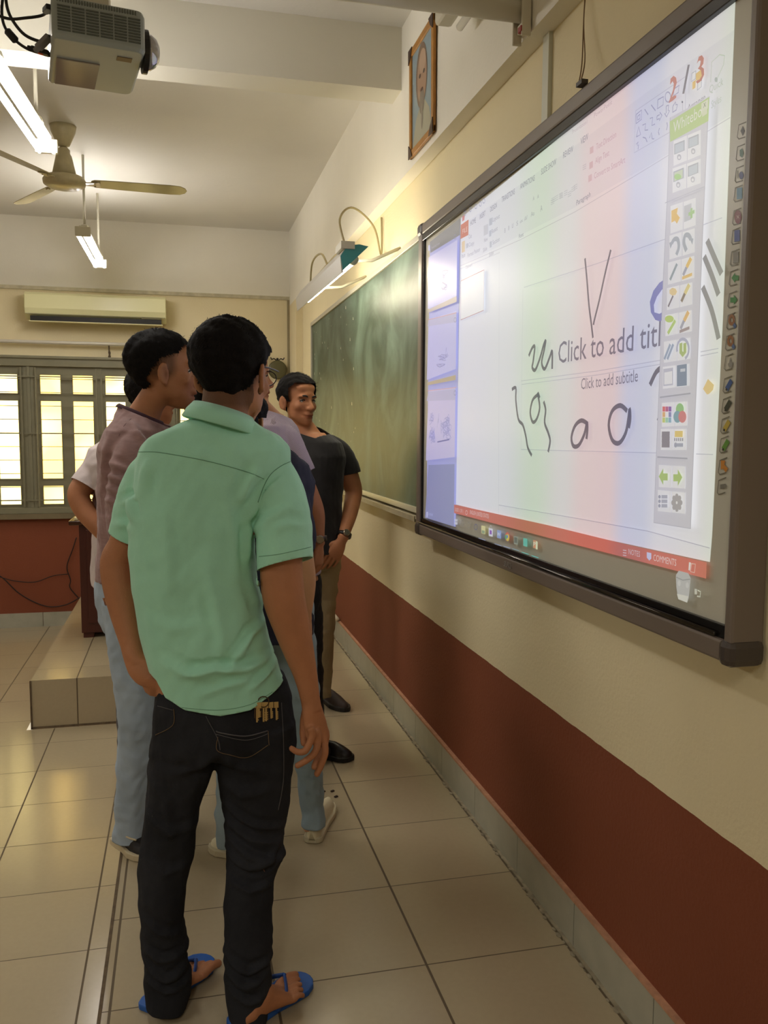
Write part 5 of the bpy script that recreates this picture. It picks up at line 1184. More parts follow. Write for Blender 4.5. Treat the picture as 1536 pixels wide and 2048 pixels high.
    folds(sm, [(a_, b_, c_*2.1, d_) for a_, b_, c_, d_ in [
        ([(380, 1348), (430, 1340), (490, 1342), (530, 1330)], 1.93, .0075, .010), ([(330, 1332), (370, 1350), (420, 1356)], 1.93, .0045, .012),
        ([(455, 1342), (480, 1310), (505, 1275), (530, 1262)], 1.93, .0055, .010), ([(440, 1330), (445, 1270), (430, 1200), (412, 1130)], 1.93, .0035, .012),
        ([(500, 1380), (530, 1360), (552, 1345)], 1.93, .0055, .008), ([(400, 1392), (450, 1372), (510, 1360)], 1.93, .003, .010),
        ([(495, 1045), (530, 990), (570, 950)], 1.95, .0055, .010), ([(505, 1075), (540, 1040), (590, 1010)], 1.93, .004, .010), ([(480, 1010), (500, 960), (520, 935)], 1.95, .005, .011),
        ([(495, 1130), (494, 1080), (500, 1050)], 1.95, .006, .008), ([(330, 1010), (332, 1080), (342, 1180)], 1.93, .0028, .012), ([(455, 1000), (470, 1080), (472, 1180)], 1.93, .0026, .013),
        ([(245, 1010), (262, 1000), (270, 1040)], 2.05, .006, .008), ([(230, 1055), (250, 1050), (266, 1060)], 2.05, .003, .009), ([(548, 1060), (580, 1050), (612, 1055)], 1.92, .003, .010),
        ([(300, 915), (290, 955), (280, 1000)], 1.98, .004, .012), ([(380, 905), (420, 915), (470, 945)], 1.94, .002, .014), ([(540, 1230), (520, 1210), (500, 1150)], 1.93, .003, .010), ([(300, 1250), (350, 1262), (410, 1250)], 1.93, .002, .014)]])
    rumple(sm, 5, 5.5, .0042, (1.2, 1.2, .55)); rumple(sm, 9, 16, .0016, (1, 1, .7), 2)
    hx = [(at(x, 1400, 1.94)[0], at(x, y, 1.94)[2]) for x, y in ((300, 1362), (312, 1370), (330, 1401), (370, 1419), (440, 1428), (500, 1416), (545, 1392), (572, 1377), (590, 1380))]
    warp = lambda x: float(np.interp(x, [a for a, _ in hx], [c for _, c in hx]))
    bisect(sm, (0, 0, 0), (0, 0, -1), warp=warp)
    for a, c_, lean in (((270, 1040, 2.12), (262, 1074, 2.13), -.12), ((567, 1060, 1.99), (572, 1127, 1.968), .16)):
        P0, P1 = at(*a), at(*c_); d0 = unit(P1-P0); d = unit(d0 + V((lean, 0, 0))); bisect(sm, P1, d, near=.09, rad=.088 if lean < 0 else .074)
    hcx = at(449, 838, 2.05); bisect(sm, hcx, (0, 0, 1), near=.085)
    so = cloth_link(sm, 'shirt', m_sh, p)
    bv = bvh(so)
    m_seam = mat('green_seam_shadow', srgb(104, 152, 124), .9)
    def seam(pts, r_=.0009, off=.0002, nm='seam', m=m_seam, par=so, bvx=None, n_=12):
        P, _ = cr([V((x, y, 0)) for x, y in pts], [1]*len(pts), n_); W_ = [hit(bvx or bv, a[0], a[1], off) for a in P]; W_ = [w_ for w_ in W_ if w_ is not None]
        if len(W_) > 2: MB().tube(W_, r_, 6).build(nm, m, par, smooth=True)
    seam([(277, 904), (310, 904), (345, 909), (400, 919), (450, 931), (500, 946), (528, 958)], nm='yoke_seam')
    seam([(585, 921), (562, 932), (542, 948), (528, 972), (516, 1005)], nm='armhole_seam'); seam([(518, 1113), (560, 1108), (622, 1094)], .0007, nm='sleeve_stitch')
    seam([(316, 1385), (332, 1408), (372, 1424-8), (440, 1420), (500, 1409), (545, 1384)], .0006, nm='hem_stitch')
    # collar: stand and fold
    cm = MB(); cc = at(452, 838, 2.045)
    def cring(cx, cy, Y, a, c_, tilt, sag, th=0):
        c = at(cx, cy, Y); return [c + V((a*math.cos(t)+0, c_*math.sin(t), tilt*math.cos(t)+sag*math.sin(t))) for t in np.linspace(0, TAU, 40, endpoint=False)]
    cm.loft([cring(447, 826, 2.045, .0655, .070, -.020, -.006), cring(447, 820, 2.045, .0695, .076, -.020, -.006), cring(444, 834, 2.045, .081, .088, -.022, -.004), cring(441, 851, 2.045, .089, .098, -.024, -.002), cring(441, 854, 2.045, .086, .094, -.024, -.002), cring(445, 835, 2.045, .070, .076, -.021, -.004)], cap=False)
    co = cm.build('collar', m_sh, so, smooth=True)
    # trousers
    m_jn = mat('dark_denim', srgb(42, 43, 47), .95, noise=.3, nscale=6, bump=.2, bscale=500, spec=.15)
    t = MB()
    rows(t, [(1352, 322, 566, 2.05, .108), (1385, 314, 580, 2.05, .116), (1420, 311, 586, 2.05, .122), (1455, 308, 590, 2.05, .124), (1485, 305, 591, 2.05, .115), (1500, 303, 590, 2.05, .09)])
    rows(t, [(1440, 309, 452, 2.06, .105), (1480, 306, 442, 2.06, .100), (1540, 298, 424, 2.06, .090), (1600, 292, 405, 2.055, .080), (1650, 286, 395, 2.05, .075), (1700, 281, 387, 2.045, .070), (1750, 279, 376, 2.04, .066), (1800, 278, 369, 2.035, .063), (1850, 284, 369, 2.03, .060), (1885, 282, 378, 2.03, .060), (1915, 288, 372, 2.02, .058), (1950, 287, 382, 2.02, .060), (1985, 289, 382, 2.015, .060), (2016, 292, 374, 2.01, .058)], e=2.2)
    rows(t, [(1440, 440, 590, 2.04, .108), (1480, 431, 591, 2.04, .104), (1540, 435, 588, 2.035, .096), (1600, 445, 580, 2.03, .088), (1650, 449, 572, 2.02, .080), (1690, 452, 566, 2.00, .074), (1708, 452, 571, 1.998, .074), (1726, 452, 562, 1.995, .072), (1750, 450, 553, 1.985, .068), (1800, 448, 546, 1.975, .064), (1860, 446, 545, 1.96, .061), (1900, 447, 544, 1.95, .060), (1930, 450, 542, 1.945, .060), (1965, 447, 546, 1.94, .062), (2000, 452, 540, 1.935, .060), (2040, 457, 536, 1.93, .058)], e=2.2)
    tm = union(t, .005, 2, 'jeans')
    F_ = []
    for y in (1640, 1668, 1700): F_.append(([(455, y-18), (500, y+6), (560, y+18)], 1.95, .006, .008))
    F_ += [([(556, 1706), (540, 1725), (500, 1738), (460, 1730)], 1.92, .008, .008), ([(460, 1770), (500, 1782), (545, 1768)], 1.92, .005, .008), ([(455, 1930), (495, 1944), (540, 1930)], 1.89, .007, .008), ([(455, 1960), (490, 1976), (535, 1960)], 1.88, .007, .008), ([(462, 1992), (500, 2004), (530, 1996)], 1.88, .006, .007),
           ([(288, 1842), (320, 1862), (365, 1870)], 1.98, .005, .008), ([(288, 1905), (320, 1920), (368, 1912)], 1.97, .007, .008), ([(292, 1938), (330, 1956), (372, 1940)], 1.97, .007, .008), ([(292, 1968), (330, 1984), (376, 1972)], 1.96, .006, .007), ([(300, 1640), (340, 1660), (392, 1650)], 1.99, .005, .010), ([(296, 1560), (330, 1600), (345, 1680)], 1.99, .004, .012), ([(300, 1720), (330, 1740), (372, 1732)], 1.99, .004, .010),
           ([(432, 1495), (470, 1530), (520, 1545)], 1.94, .006, .012), ([(428, 1500), (400, 1530), (350, 1548)], 1.96, .006, .012), ([(450, 1570), (480, 1590), (560, 1580)], 1.94, .004, .012)]
    folds(tm, [(a_, b_, c_*1.9, d_) for a_, b_, c_, d_ in F_]); rumple(tm, 12, 9, .0035, (1, 1, .9)); rumple(tm, 13, 26, .0010, (1, 1, .6), 2)
    P1 = at(333, 2007, 2.01); bisect(tm, P1, (-.15, 0, -1), near=.09); P1 = at(497, 2030, 1.93); bisect(tm, P1, (-.1, 0, -1), near=.09)
    to = cloth_link(tm, 'jeans', m_jn, p, .003); bt = bvh(to); m_st = mat('denim_stitch', srgb(104, 84, 58), .9); m_s2 = mat('denim_edge', srgb(84, 82, 84), .9)
    pk = lambda pts, m=m_st, r_=.0009, nm='pocket_stitch': seam(pts, r_, .0012, nm, m, to, bt, 10)
    pk([(432, 1462), (444, 1466), (490, 1472), (535, 1462)], m_s2, .0016, 'pocket_edge'); pk([(432, 1468), (490, 1480), (536, 1468)], m_s2, .0009, 'pocket_edge'); pk([(436, 1474), (434, 1500), (460, 1510), (496, 1514), (536, 1490)]); pk([(536, 1462), (538, 1490)])
    pk([(412, 1432), (420, 1448), (436, 1478), (440, 1500)], m_s2); pk([(348, 1418), (346, 1450), (312, 1470)]); pk([(316, 1412), (346, 1420)], m_s2)
    pk([(562, 1405), (566, 1480), (566, 1560), (556, 1620)], m_s2, .0011, 'side_seam')
    tuck(p, [so, to], free=[[(262, 1075, 2.13, .05), (239, 1118, 2.14, .05), (240, 1165, 2.13, .048), (250, 1225, 2.11, .042), (263, 1285, 2.08, .034), (276, 1325, 2.045, .036), (300, 1352, 2.01, .04)],
        [(570, 1120, 1.975, .055), (567, 1190, 1.975, .054), (581, 1245, 1.97, .05), (597, 1300, 1.965, .045), (611, 1350, 1.96, .035), (622, 1400, 1.953, .032), (630, 1450, 1.95, .045), (625, 1500, 1.935, .05), (600, 1515, 1.93, .05), (632, 1550, 1.94, .03)],
        [(330, 1995, 2.02, .04), (330, 2020, 2.0, .05), (425, 1925, 2.14, .06)], [(497, 2015, 1.93, .04), (497, 2040, 1.9, .05), (612, 1965, 2.0, .06)]])
    # flip-flops
    m_fl = mat('blue_rubber', srgb(28, 88, 168), .5, noise=.06, nscale=30); m_fs = mat('blue_strap', srgb(24, 74, 150), .4)
    for heel, toe, inn in ((atz(300, 2022, 0), atz(414, 1924, 0), 1), (atz(474, 2058, 0), atz(612, 1963, 0), -1)):
        d = unit(toe-heel); s2 = np.cross(d, (0, 0, 1)); Ln = np.linalg.norm(toe-heel)+.020; H = heel-d*.012
        pr = [(0, .60), (.03, .80), (.10, .95), (.25, .92), (.45, .92), (.65, 1.10), (.82, 1.18), (.92, .95), (.98, .55), (1.0, .2)]
        pr = [(t_, w_*.040) for t_, w_ in pr]
        out = [H+d*Ln*a+s2*w_ for a, w_ in pr] + [H+d*Ln*a-s2*w_ for a, w_ in pr[::-1]]
        fo = MB().prism([V((q[0], q[1], .001)) for q in out], (0, 0, .017)).build('flip_flop', m_fl, p, bevel=.004)
        tp = H+d*Ln*.80+s2*inn*.016+V((0, 0, .016)); m1 = H+d*Ln*.70+s2*inn*.012+V((0, 0, .045))
        for k in (-1, 1):
            e = H+d*Ln*.40+s2*k*.041+V((0, 0, .016)); q1 = H+d*Ln*.52+s2*k*.044+V((0, 0, .040))
            MB().tube([e, q1, m1+s2*k*.004, m1, tp], [(.0032, .008), (.0032, .008), (.0035, .007), (.004, .004), (.0032, .0032)], 10, smooth=6, hint=(0, 0, 1)).build('strap', m_fs, fo, smooth=True)
    # keys on a clip at the right back pocket
    k0 = hit(bt, 525, 1412, .004)
    kt = thing('key_bunch', tuple(k0), 'bunch of brass keys hanging at the back of the dark jeans', 'keys')
    mk = mat('brass_key', srgb(200, 172, 116), .35, metal=.6); mk2 = mat('dark_steel_key', srgb(84, 68, 50), .4, metal=.6)
    rr_ = random.Random(2)
    MB().tube([k0+V((.013*math.cos(a), -.006, .012+.013*math.sin(a))) for a in np.linspace(0, TAU, 16)], .0014, 6).build('key_ring', mk2, kt)
    for i, x in enumerate((508, 512, 516, 520, 524, 528, 533, 539, 545)):
        top_ = hit(bt, x, 1404, .006+.003*(i % 3)); ln = .022+.014*rr_.random(); sw = V(((x-526)*.00018, -.001, 0))
        kk = MB(); d = unit(V((0, 0, -1))+sw*6); s3 = unit(np.cross(d, (0, 1, 0)))
        kk.obox(top_+d*.006, s3*.0052, V((0, .0009, 0)), d*.007).obox(top_+d*(.012+ln/2), s3*.0020, V((0, .0009, 0)), d*ln/2)
        for j in range(4): kk.obox(top_+d*(.016+ln*.25+ln*.16*j)+s3*.0025, s3*.0016, V((0, .0009, 0)), d*.0014)
        kk.build('key', mk if i % 3 else mk2, kt)
    return p
man_green()
# ------------------------------------------------------------------ the others
def simple_body(b, Y, cx, sh, hip, head_c, ax, hs=1.0, legs=True, sc=1.0, tw=0.0, feet=None, slim=1.0):
    """continuous body under the clothes. sh, hip: (px, py) of shoulder and hip centres; tw turns the body about z"""
    ct, st = math.cos(tw), math.sin(tw)
    head(b, head_c, ax, hs, slim)
    S, H_ = at(*sh, Y), at(*hip, Y)
    nb = V(head_c)-ax[1]*.02*hs-ax[2]*.06*hs
    limb3(b, [(nb, .050*sc), ((nb+S)/2+V((0, 0, .02)), .052*sc), (S+V((0, 0, .02)), .068*sc)])
    def ring(c, a, d, e=2.4):
        o_ = []
        for t in np.linspace(0, TAU, 28, endpoint=False):
            x = a*np.sign(math.cos(t))*abs(math.cos(t))**(2/e); y = d*np.sign(math.sin(t))*abs(math.sin(t))**(2/e); o_.append(V(c)+V((x*ct-y*st, x*st+y*ct, 0)))
        return o_
    up = V((0, 0, 1)); L_ = S[2]-H_[2]
    T_ = lambda t: S+(H_-S)*t
    b.loft([ring(S+up*.055, .075*sc, .060*sc), ring(S+up*.02, .120*sc, .072*sc), ring(S-up*.015, .155*sc, .082*sc), ring(T_(.15), .175*sc, .105*sc), ring(T_(.45), .150*sc, .105*sc), ring(T_(.7), .140*sc, .100*sc), ring(T_(1), .155*sc, .110*sc), ring(T_(1.15), .150*sc, .105*sc)])
    return S, H_, ring, T_
def garment_torso(mb, S, H_, ring, drop, gr=.016, sc=1.0, top=.05, wide=1.0):
    up = V((0, 0, 1)); T_ = lambda t: S+(H_-S)*t; k = (.165*sc+gr)*wide
    mb.loft([ring(S+up*.10, (.060+gr*.3)*sc, .064*sc), ring(S+up*.07, (.070+gr*.3)*sc, .070*sc), ring(S+up*.042, .118*sc, .082*sc), ring(S+up*.008, k*.96, .090*sc+gr*.8), ring(T_(.12), (.180*sc+gr)*wide, .108*sc+gr), ring(T_(.45), (.160*sc+gr)*wide, .112*sc+gr), ring(T_(.75), (.152*sc+gr)*wide, .112*sc+gr), ring(T_(1), (.160*sc+gr)*wide, .120*sc+gr), ring(T_(1)-up*drop, (.162*sc+gr)*wide, .120*sc+gr)])

def trousers(p, legs, pelvis, m, seed, hemr=None, name='trousers', voxel=.006, cuts=()):
    t = MB()
    for l in legs: limb(t, l, 22)
    c, a, d, tw = pelvis; ct, st = math.cos(tw), math.sin(tw)
    rg = lambda z, k, kd: [V(c)+V(((a*k*math.cos(q))*ct-(d*kd*math.sin(q))*st, (a*k*math.cos(q))*st+(d*kd*math.sin(q))*ct, z)) for q in np.linspace(0, TAU, 30, endpoint=False)]
    t.loft([rg(.14, .90, .92), rg(.06, .97, 1), rg(0, 1.0, 1.02), rg(-.07, .95, .95), rg(-.11, .75, .8)])
    me = union(t, voxel, 2, name); rumple(me, seed, 10, .0045, (1, 1, .8)); rumple(me, seed+1, 28, .0014, (1, 1, .6), 2)
    for co, no, nr in cuts: bisect(me, co, no, near=nr)
    return cloth_link(me, name, m, p, .003)

def wristwatch(par, c, d, r_=.029, strap=None, face_dir=(0, -1, 0)):
    c, d = V(c), unit(d); u_, v_ = frame(d)
    w_ = MB().loft([[c + d*z + (u_*math.cos(t)*1.08+v_*math.sin(t)*.92)*rr for t in np.linspace(0, TAU, 24, endpoint=False)] for z, rr in ((-.009, r_), (-.009, r_+.004), (.009, r_+.004), (.009, r_))]).build('wristwatch', strap or mat('watch_strap', srgb(58, 44, 34), .4), par, smooth=True)
    f = unit(V(face_dir)-d*np.dot(face_dir, d)); MB().lathe(c+f*(r_+.001), [(.001, 0), (.017, 0), (.017, .006), (.014, .009), (.001, .009)], 20, axis=f).build('watch_case', mat('watch_steel', srgb(150, 140, 120), .25, metal=.8), w_)

# ---- man in the mauve shirt, left, in profile
def man_mauve():
    Y = 2.87; g = tuple(atz(262, 1690, 0)); b = MB(); b_ = b
    hc = at(327, 744, Y); ax = head_axes((.985, .10, .02), roll=0)
    S, H_, ring, T_ = simple_body(b, Y+.02, 0, (279, 866), (278, 1145), hc, ax, 1.06, tw=1.35, sc=.92)
    head_s = 1.06
    limb(b, [(268, 900, 2.72, .046), (252, 980, 2.70, .046), (244, 1045, 2.69, .042), (250, 1080, 2.69, .040), (262, 1130, 2.70, .033), (273, 1165, 2.70, .027), (276, 1180, 2.70, .026)])
    limb(b, [(290, 900, 3.05, .046), (305, 1000, 3.06, .044), (320, 1060, 3.05, .040), (345, 1110, 3.02, .034), (368, 1150, 3.0, .026)])
    hand(b, at(276, 1180, 2.70), (.06, 0, -1), (-.15, -1, 0), (1, -.15, 0), 1.0, curl=(.25, .3, .35, .4))
    hand(b, at(368, 1150, 3.0), (.7, 0, -.7), (0, 1, 0), (.7, 0, .7), .98)
    limb(b, [(258, 1190, 2.80, .085), (262, 1330, 2.80, .068), (262, 1450, 2.80, .050), (258, 1550, 2.84, .045), (258, 1660, 2.87, .036), (258, 1685, 2.87, .035)])
    limb(b, [(285, 1190, 2.95, .085), (300, 1330, 2.97, .068), (312, 1450, 2.98, .050), (316, 1550, 3.0, .045), (316, 1630, 3.02, .036), (316, 1645, 3.02, .035)])
    me = union(b, .0042, 2, 'person'); sculpt_face(me, hc, ax, 1.06, openm=1.0)
    stub = lambda x, y, z: np.clip((z+.030)/.02, 0, 1)*np.clip((.040-np.maximum(0, -z)*.5-y)/.02, 0, 1)*.6*(z < .06)*(np.abs(x) < .0745)
    tint(me, face_tint(hc, ax, 1.06, stub=stub, lip=(.74, .48, .46)))
    p = link(me, 'person', m_skin, smooth=True); rebase(p, g)
    tag(p, 'man in mauve shirt and light jeans in profile with parted lips', 'person', 'people gathered at the whiteboard')
    face_parts(p, hc, ax, 1.06, eyes=(-1, 1))
    def keep(x, y, z):
        side = abs(x) > .045
        if side: return z > float(np.interp(y, [-.10, -.065, -.040, -.015, .010, .040, .058], [-.070, -.040, .004, .034, .044, .050, .075])) 
        return z > -.070 + max(0, y+.070)*1.05 and not (y > .055 and z < .060)
    hair_cap(p, hc, ax, 1.06, keep=keep, puff=.015, tuft=.003, seed=7, nstr=4000, slen=.012, flow=(0, .25, -.35))
    m_ = mat('mauve_chambray', srgb(150, 118, 116), .9, noise=.10, nscale=40, bump=.10, bscale=400, stretch=(1, 1, 3), sheen=.2)
    s_ = MB(); garment_torso(s_, S, H_, ring, .015, .020, .92)
    limb(s_, [(276, 885, 2.76, .056), (262, 922, 2.72, .058), (252, 985, 2.70, .057), (247, 1030, 2.69, .053), (250, 1070, 2.69, .047), (254, 1095, 2.695, .044)])
    limb(s_, [(285, 890, 3.0, .058), (292, 930, 3.05, .058), (305, 1000, 3.06, .055), (320, 1060, 3.05, .050)])
    sm = union(s_, .0055, 3, 'shirt')
    folds(sm, [(a_, b_, c_*1.6, d_) for a_, b_, c_, d_ in [([(212, 925), (240, 935), (280, 950)], 2.65, .007, .010), ([(210, 952), (245, 960), (285, 972)], 2.65, .008, .009), ([(208, 975), (240, 985), (282, 992)], 2.65, .008, .008), ([(206, 1000), (240, 1006), (276, 1004)], 2.65, .008, .007), ([(215, 1035), (240, 1045), (268, 1040)], 2.64, .006, .008), ([(262, 850), (285, 880), (296, 925)], 2.68, .007, .010), ([(215, 880), (206, 930), (203, 985)], 2.75, .006, .010)]])
    rumple(sm, 21, 7, .004); rumple(sm, 22, 24, .0014, (1, 1, .6), 2)
    P1 = at(247, 1082, 2.69); bisect(sm, P1, unit(at(252, 1095, 2.69)-at(240, 1040, 2.69)), near=.06, rad=.065)
    nk = S+V((.0, 0, .058)); bisect(sm, nk, (.42, 0, 1), near=.115)
    so = cloth_link(sm, 'shirt', m_, p)
    c0 = nk+V((.004, 0, .002))
    MB().tube([c0+V((.070*math.cos(t), .066*math.sin(t), -.030*math.cos(t))) for t in np.linspace(0, TAU, 33)], [(.003, .0085)]*33, 8, hint=(0, 0, 1)).build('collar_band', mat('plum_band', srgb(74, 48, 58), .9), so, smooth=True)
    bv = bvh(so)
    for pts in ([(262, 838), (248, 852), (238, 872)], [(266, 800), (262, 825), (268, 845)]):
        W_ = [hit(bv, x, y, .0004) for x, y in pts]; W_ = [w_ for w_ in W_ if w_ is not None]
        if len(W_) > 2: MB().tube(W_, .0009, 6, smooth=4).build('shoulder_seam', mat('plum_seam', srgb(116, 88, 90), .9), so)
    m_lj = mat('light_blue_jeans', srgb(164, 180, 196), .85, noise=.14, nscale=6, bump=.10, bscale=400)
    to = trousers(p, [[(262, 1200, 2.82, .092), (270, 1330, 2.81, .078), (276, 1440, 2.81, .064), (271, 1540, 2.84, .060), (266, 1620, 2.86, .058), (264, 1668, 2.87, .060), (264, 1690, 2.87, .060)], [(285, 1200, 2.97, .095), (300, 1330, 2.98, .080), (312, 1440, 2.99, .066), (316, 1540, 3.01, .058), (316, 1620, 3.02, .056), (316, 1650, 3.02, .056)]],
                  (tuple(at(272, 1195, 2.89)), .130, .128, 1.35), m_lj, 31, cuts=((at(259, 1676, 2.87), (0, 0, -1), .09), (at(316, 1640, 3.02), (0, 0, -1), .08)), name='jeans')
    m_bs = (mat('black_sneaker', srgb(26, 22, 22), .6), mat('cream_sole', srgb(196, 182, 150), .6))
    tuck(p, [so, to], free=[[(250, 1088, 2.69, .045), (262, 1130, 2.70, .038), (275, 1175, 2.70, .035), (278, 1250, 2.69, .06)], [(330, 1080, 3.04, .04), (368, 1150, 3.0, .035), (410, 1200, 3.0, .06)]])
    s1 = shoe(p, atz(236, 1680, 0), atz(300, 1722, 0), m_bs, .045, .075, .022, 'sneaker'); shoe(p, atz(300, 1640, 0), atz(375, 1650, 0), m_bs, .045, .075, .022, 'sneaker')
    MB().tube([at(245, 1668, 2.83), at(258, 1676, 2.80), at(272, 1680, 2.78)], .003, 6, smooth=3).build('side_stripe', m_bs[1], s1)
    wristwatch(p, at(272, 1160, 2.70), at(276, 1178, 2.70)-at(266, 1140, 2.70), .030, mat('brown_bracelet', srgb(70, 56, 40), .5))
    return p
man_mauve()

# ---- person with arm akimbo behind him
def person_akimbo():
    Y = 3.62; g = tuple(at(240, 1500, Y)); g = (g[0], Y, 0.0); b = MB()
    hc = at(305, 795, Y+.05); ax = head_axes((.75, .62, 0))
    S, H_, ring, T_ = simple_body(b, Y, 0, (262, 900), (270, 1120), hc, ax, 1.0, tw=.45, sc=.95)
    limb(b, [(222, 905, 3.60, .048), (188, 945, 3.58, .048), (165, 972, 3.56, .045), (157, 993, 3.55, .043), (170, 1022, 3.53, .041), (190, 1048, 3.50, .035), (215, 1078, 3.48, .028)])
    hand(b, at(215, 1075, 3.48), (.8, .2, -.5), (0, -1, 0), (.5, 0, .8), .95)
    limb(b, [(330, 905, 3.7, .046), (352, 1000, 3.7, .044), (350, 1080, 3.62, .034), (330, 1120, 3.52, .027)]); hand(b, at(330, 1120, 3.52), (-.5, 0, -.8), (0, -1, 0), (-.8, 0, .5), .95)
    for x, x2 in ((250, 262), (292, 300)):
        limb(b, [(x, 1120, Y, .085), (x+4, 1250, Y, .065), (x2, 1360, Y, .048), (x2, 1460, Y, .042), (x2, 1500, Y, .035)])
    me = union(b, .005, 2, 'person'); sculpt_face(me, hc, ax); tint(me, face_tint(hc, ax))
    p = link(me, 'person', m_skin, smooth=True); rebase(p, g)
    tag(p, 'person with elbow out in pale short sleeved shirt, mostly hidden behind the mauve shirt', 'person', 'people gathered at the whiteboard')
    face_parts(p, hc, ax)
    hair_cap(p, hc, ax, 1.0, keep=lambda x, y, z: z > -.075+max(0, y+.05)*1.1 and not (y > .06 and z < .055), puff=.018, seed=11, nstr=1500)
    m_ = mat('pale_pink_white_cotton', srgb(206, 194, 192), .85, noise=.04, nscale=12, bump=.10, bscale=300)
    s_ = MB(); garment_torso(s_, S, H_, ring, .10, .022, .95)
    limb(s_, [(240, 895, 3.6, .060), (214, 920, 3.60, .062), (190, 948, 3.58, .064), (170, 976, 3.56, .066), (156, 996, 3.55, .066)])
    limb(s_, [(318, 895, 3.68, .060), (334, 930, 3.7, .060), (345, 970, 3.7, .062)])
    sm = union(s_, .006, 3, 'shirt'); rumple(sm, 41, 7, .004)
    dn = unit(at(156, 996, 3.55)-at(190, 948, 3.58)); bisect(sm, at(170, 974, 3.56), dn, near=.12, rad=.10)
    bisect(sm, S+V((0, 0, .062)), (0, 0, 1), near=.10)
    so = cloth_link(sm, 'shirt', m_, p)
    to = trousers(p, [[(250, 1120, Y, .095), (254, 1250, Y, .078), (262, 1360, Y, .062), (262, 1460, Y, .055), (262, 1500, Y, .055)], [(292, 1120, Y, .095), (296, 1250, Y, .078), (300, 1360, Y, .062), (300, 1460, Y, .055), (300, 1500, Y, .055)]], (tuple(at(270, 1115, Y)), .165, .125, .45), mat('grey_trousers', srgb(84, 84, 90), .85), 51)
    tuck(p, [so, to], free=[[(160, 985, 3.55, .05), (157, 993, 3.55, .045), (170, 1022, 3.53, .043), (190, 1048, 3.50, .037), (215, 1078, 3.48, .03), (240, 1095, 3.46, .06)], [(350, 1000, 3.7, .05), (350, 1080, 3.62, .036), (330, 1120, 3.52, .03), (310, 1150, 3.5, .05)]])
    m2 = (mat('dark_shoe', srgb(34, 26, 22), .4), mat('black_sole', srgb(14, 12, 12), .6))
    for x in (262, 300): h_ = atz(x, 1514, 0); shoe(p, h_+V((-.02, -.03, 0)), h_+V((.14, .16, 0)), m2)
person_akimbo()

# ---- dark haired person far behind
def person_back():
    Y = 4.55; b = MB(); x0 = 408; hc = at(417, 782, Y); ax = head_axes((.8, .35, 0)); g = at(x0, 1000, Y); g = (g[0], Y, 0.0)
    S, H_, ring, T_ = simple_body(b, Y, 0, (x0, 868), (x0, 1050), hc, ax, .95, tw=.7, sc=.86)
    for s_ in (-1, 1):
        limb(b, [(x0+s_*52, 880, Y, .040), (x0+s_*60, 960, Y, .038), (x0+s_*58, 1040, Y-.05, .028)]); hand(b, at(x0+s_*58, 1040, Y-.05), (0, 0, -1), (s_, 0, 0), (0, 1, 0), .85)
        limb(b, [(x0+s_*22, 1050, Y, .080), (x0+s_*22, 1160, Y, .058), (x0+s_*22, 1250, Y, .045), (x0+s_*22, 1350, Y, .036), (x0+s_*22, 1370, Y, .033)])
    me = union(b, .005, 2, 'person'); sculpt_face(me, hc, ax, .95); tint(me, face_tint(hc, ax, .95))
    p = link(me, 'person', m_skin2, smooth=True); rebase(p, g); tag(p, 'dark haired person in navy clothes farthest back, glimpsed beside the mauve collar', 'person', 'people gathered at the whiteboard')
    face_parts(p, hc, ax, .95)
    def ex(mb, L_): mb.tube([L_(0, -.07, .03), L_(0, -.10, -.04), L_(.0, -.09, -.11), L_(0, -.085, -.16)], [.05, (.060, .045), (.062, .04), (.045, .02)], 20, smooth=4)
    hair_cap(p, hc, ax, .95, keep=lambda x, y, z: z > -.08+max(0, y+.02)*1.0 and not (y > .05 and z < .06), puff=.020, seed=17, nstr=1200, extra=ex)
    m_ = mat('navy_cloth', srgb(22, 24, 44), .85, noise=.1, nscale=10, bump=.10, bscale=300)
    s_ = MB(); garment_torso(s_, S, H_, ring, .08, .02, .86)
    for k in (-1, 1): limb(s_, [(x0+k*40, 872, Y, .052), (x0+k*55, 905, Y, .054), (x0+k*60, 960, Y, .050)])
    sm = union(s_, .006, 3, 'shirt'); rumple(sm, 43, 8, .004); bisect(sm, S+V((0, 0, .062)), (0, 0, 1), near=.10); so = cloth_link(sm, 'shirt', m_, p)
    to = trousers(p, [[(x0+k*22, 1050, Y, .088), (x0+k*22, 1160, Y, .068), (x0+k*22, 1250, Y, .056), (x0+k*22, 1340, Y, .050), (x0+k*22, 1368, Y, .050)] for k in (-1, 1)], (tuple(at(x0, 1045, Y)), .15, .12, .7), m_, 53)
    tuck(p, [so, to], free=[[(x0+s_*58, 1030, Y, .03), (x0+s_*58, 1110, Y-.05, .06)] for s_ in (-1, 1)])
    m2 = (mat('dark_shoe', srgb(34, 26, 22), .4), mat('black_sole', srgb(14, 12, 12), .6))
    for k in (-1, 1): h_ = V(atz(x0+k*22, 1392, 0)); h_[1] = Y; shoe(p, h_+V((-.02, -.05, 0)), h_+V((.14, .12, 0)), m2)
person_back()

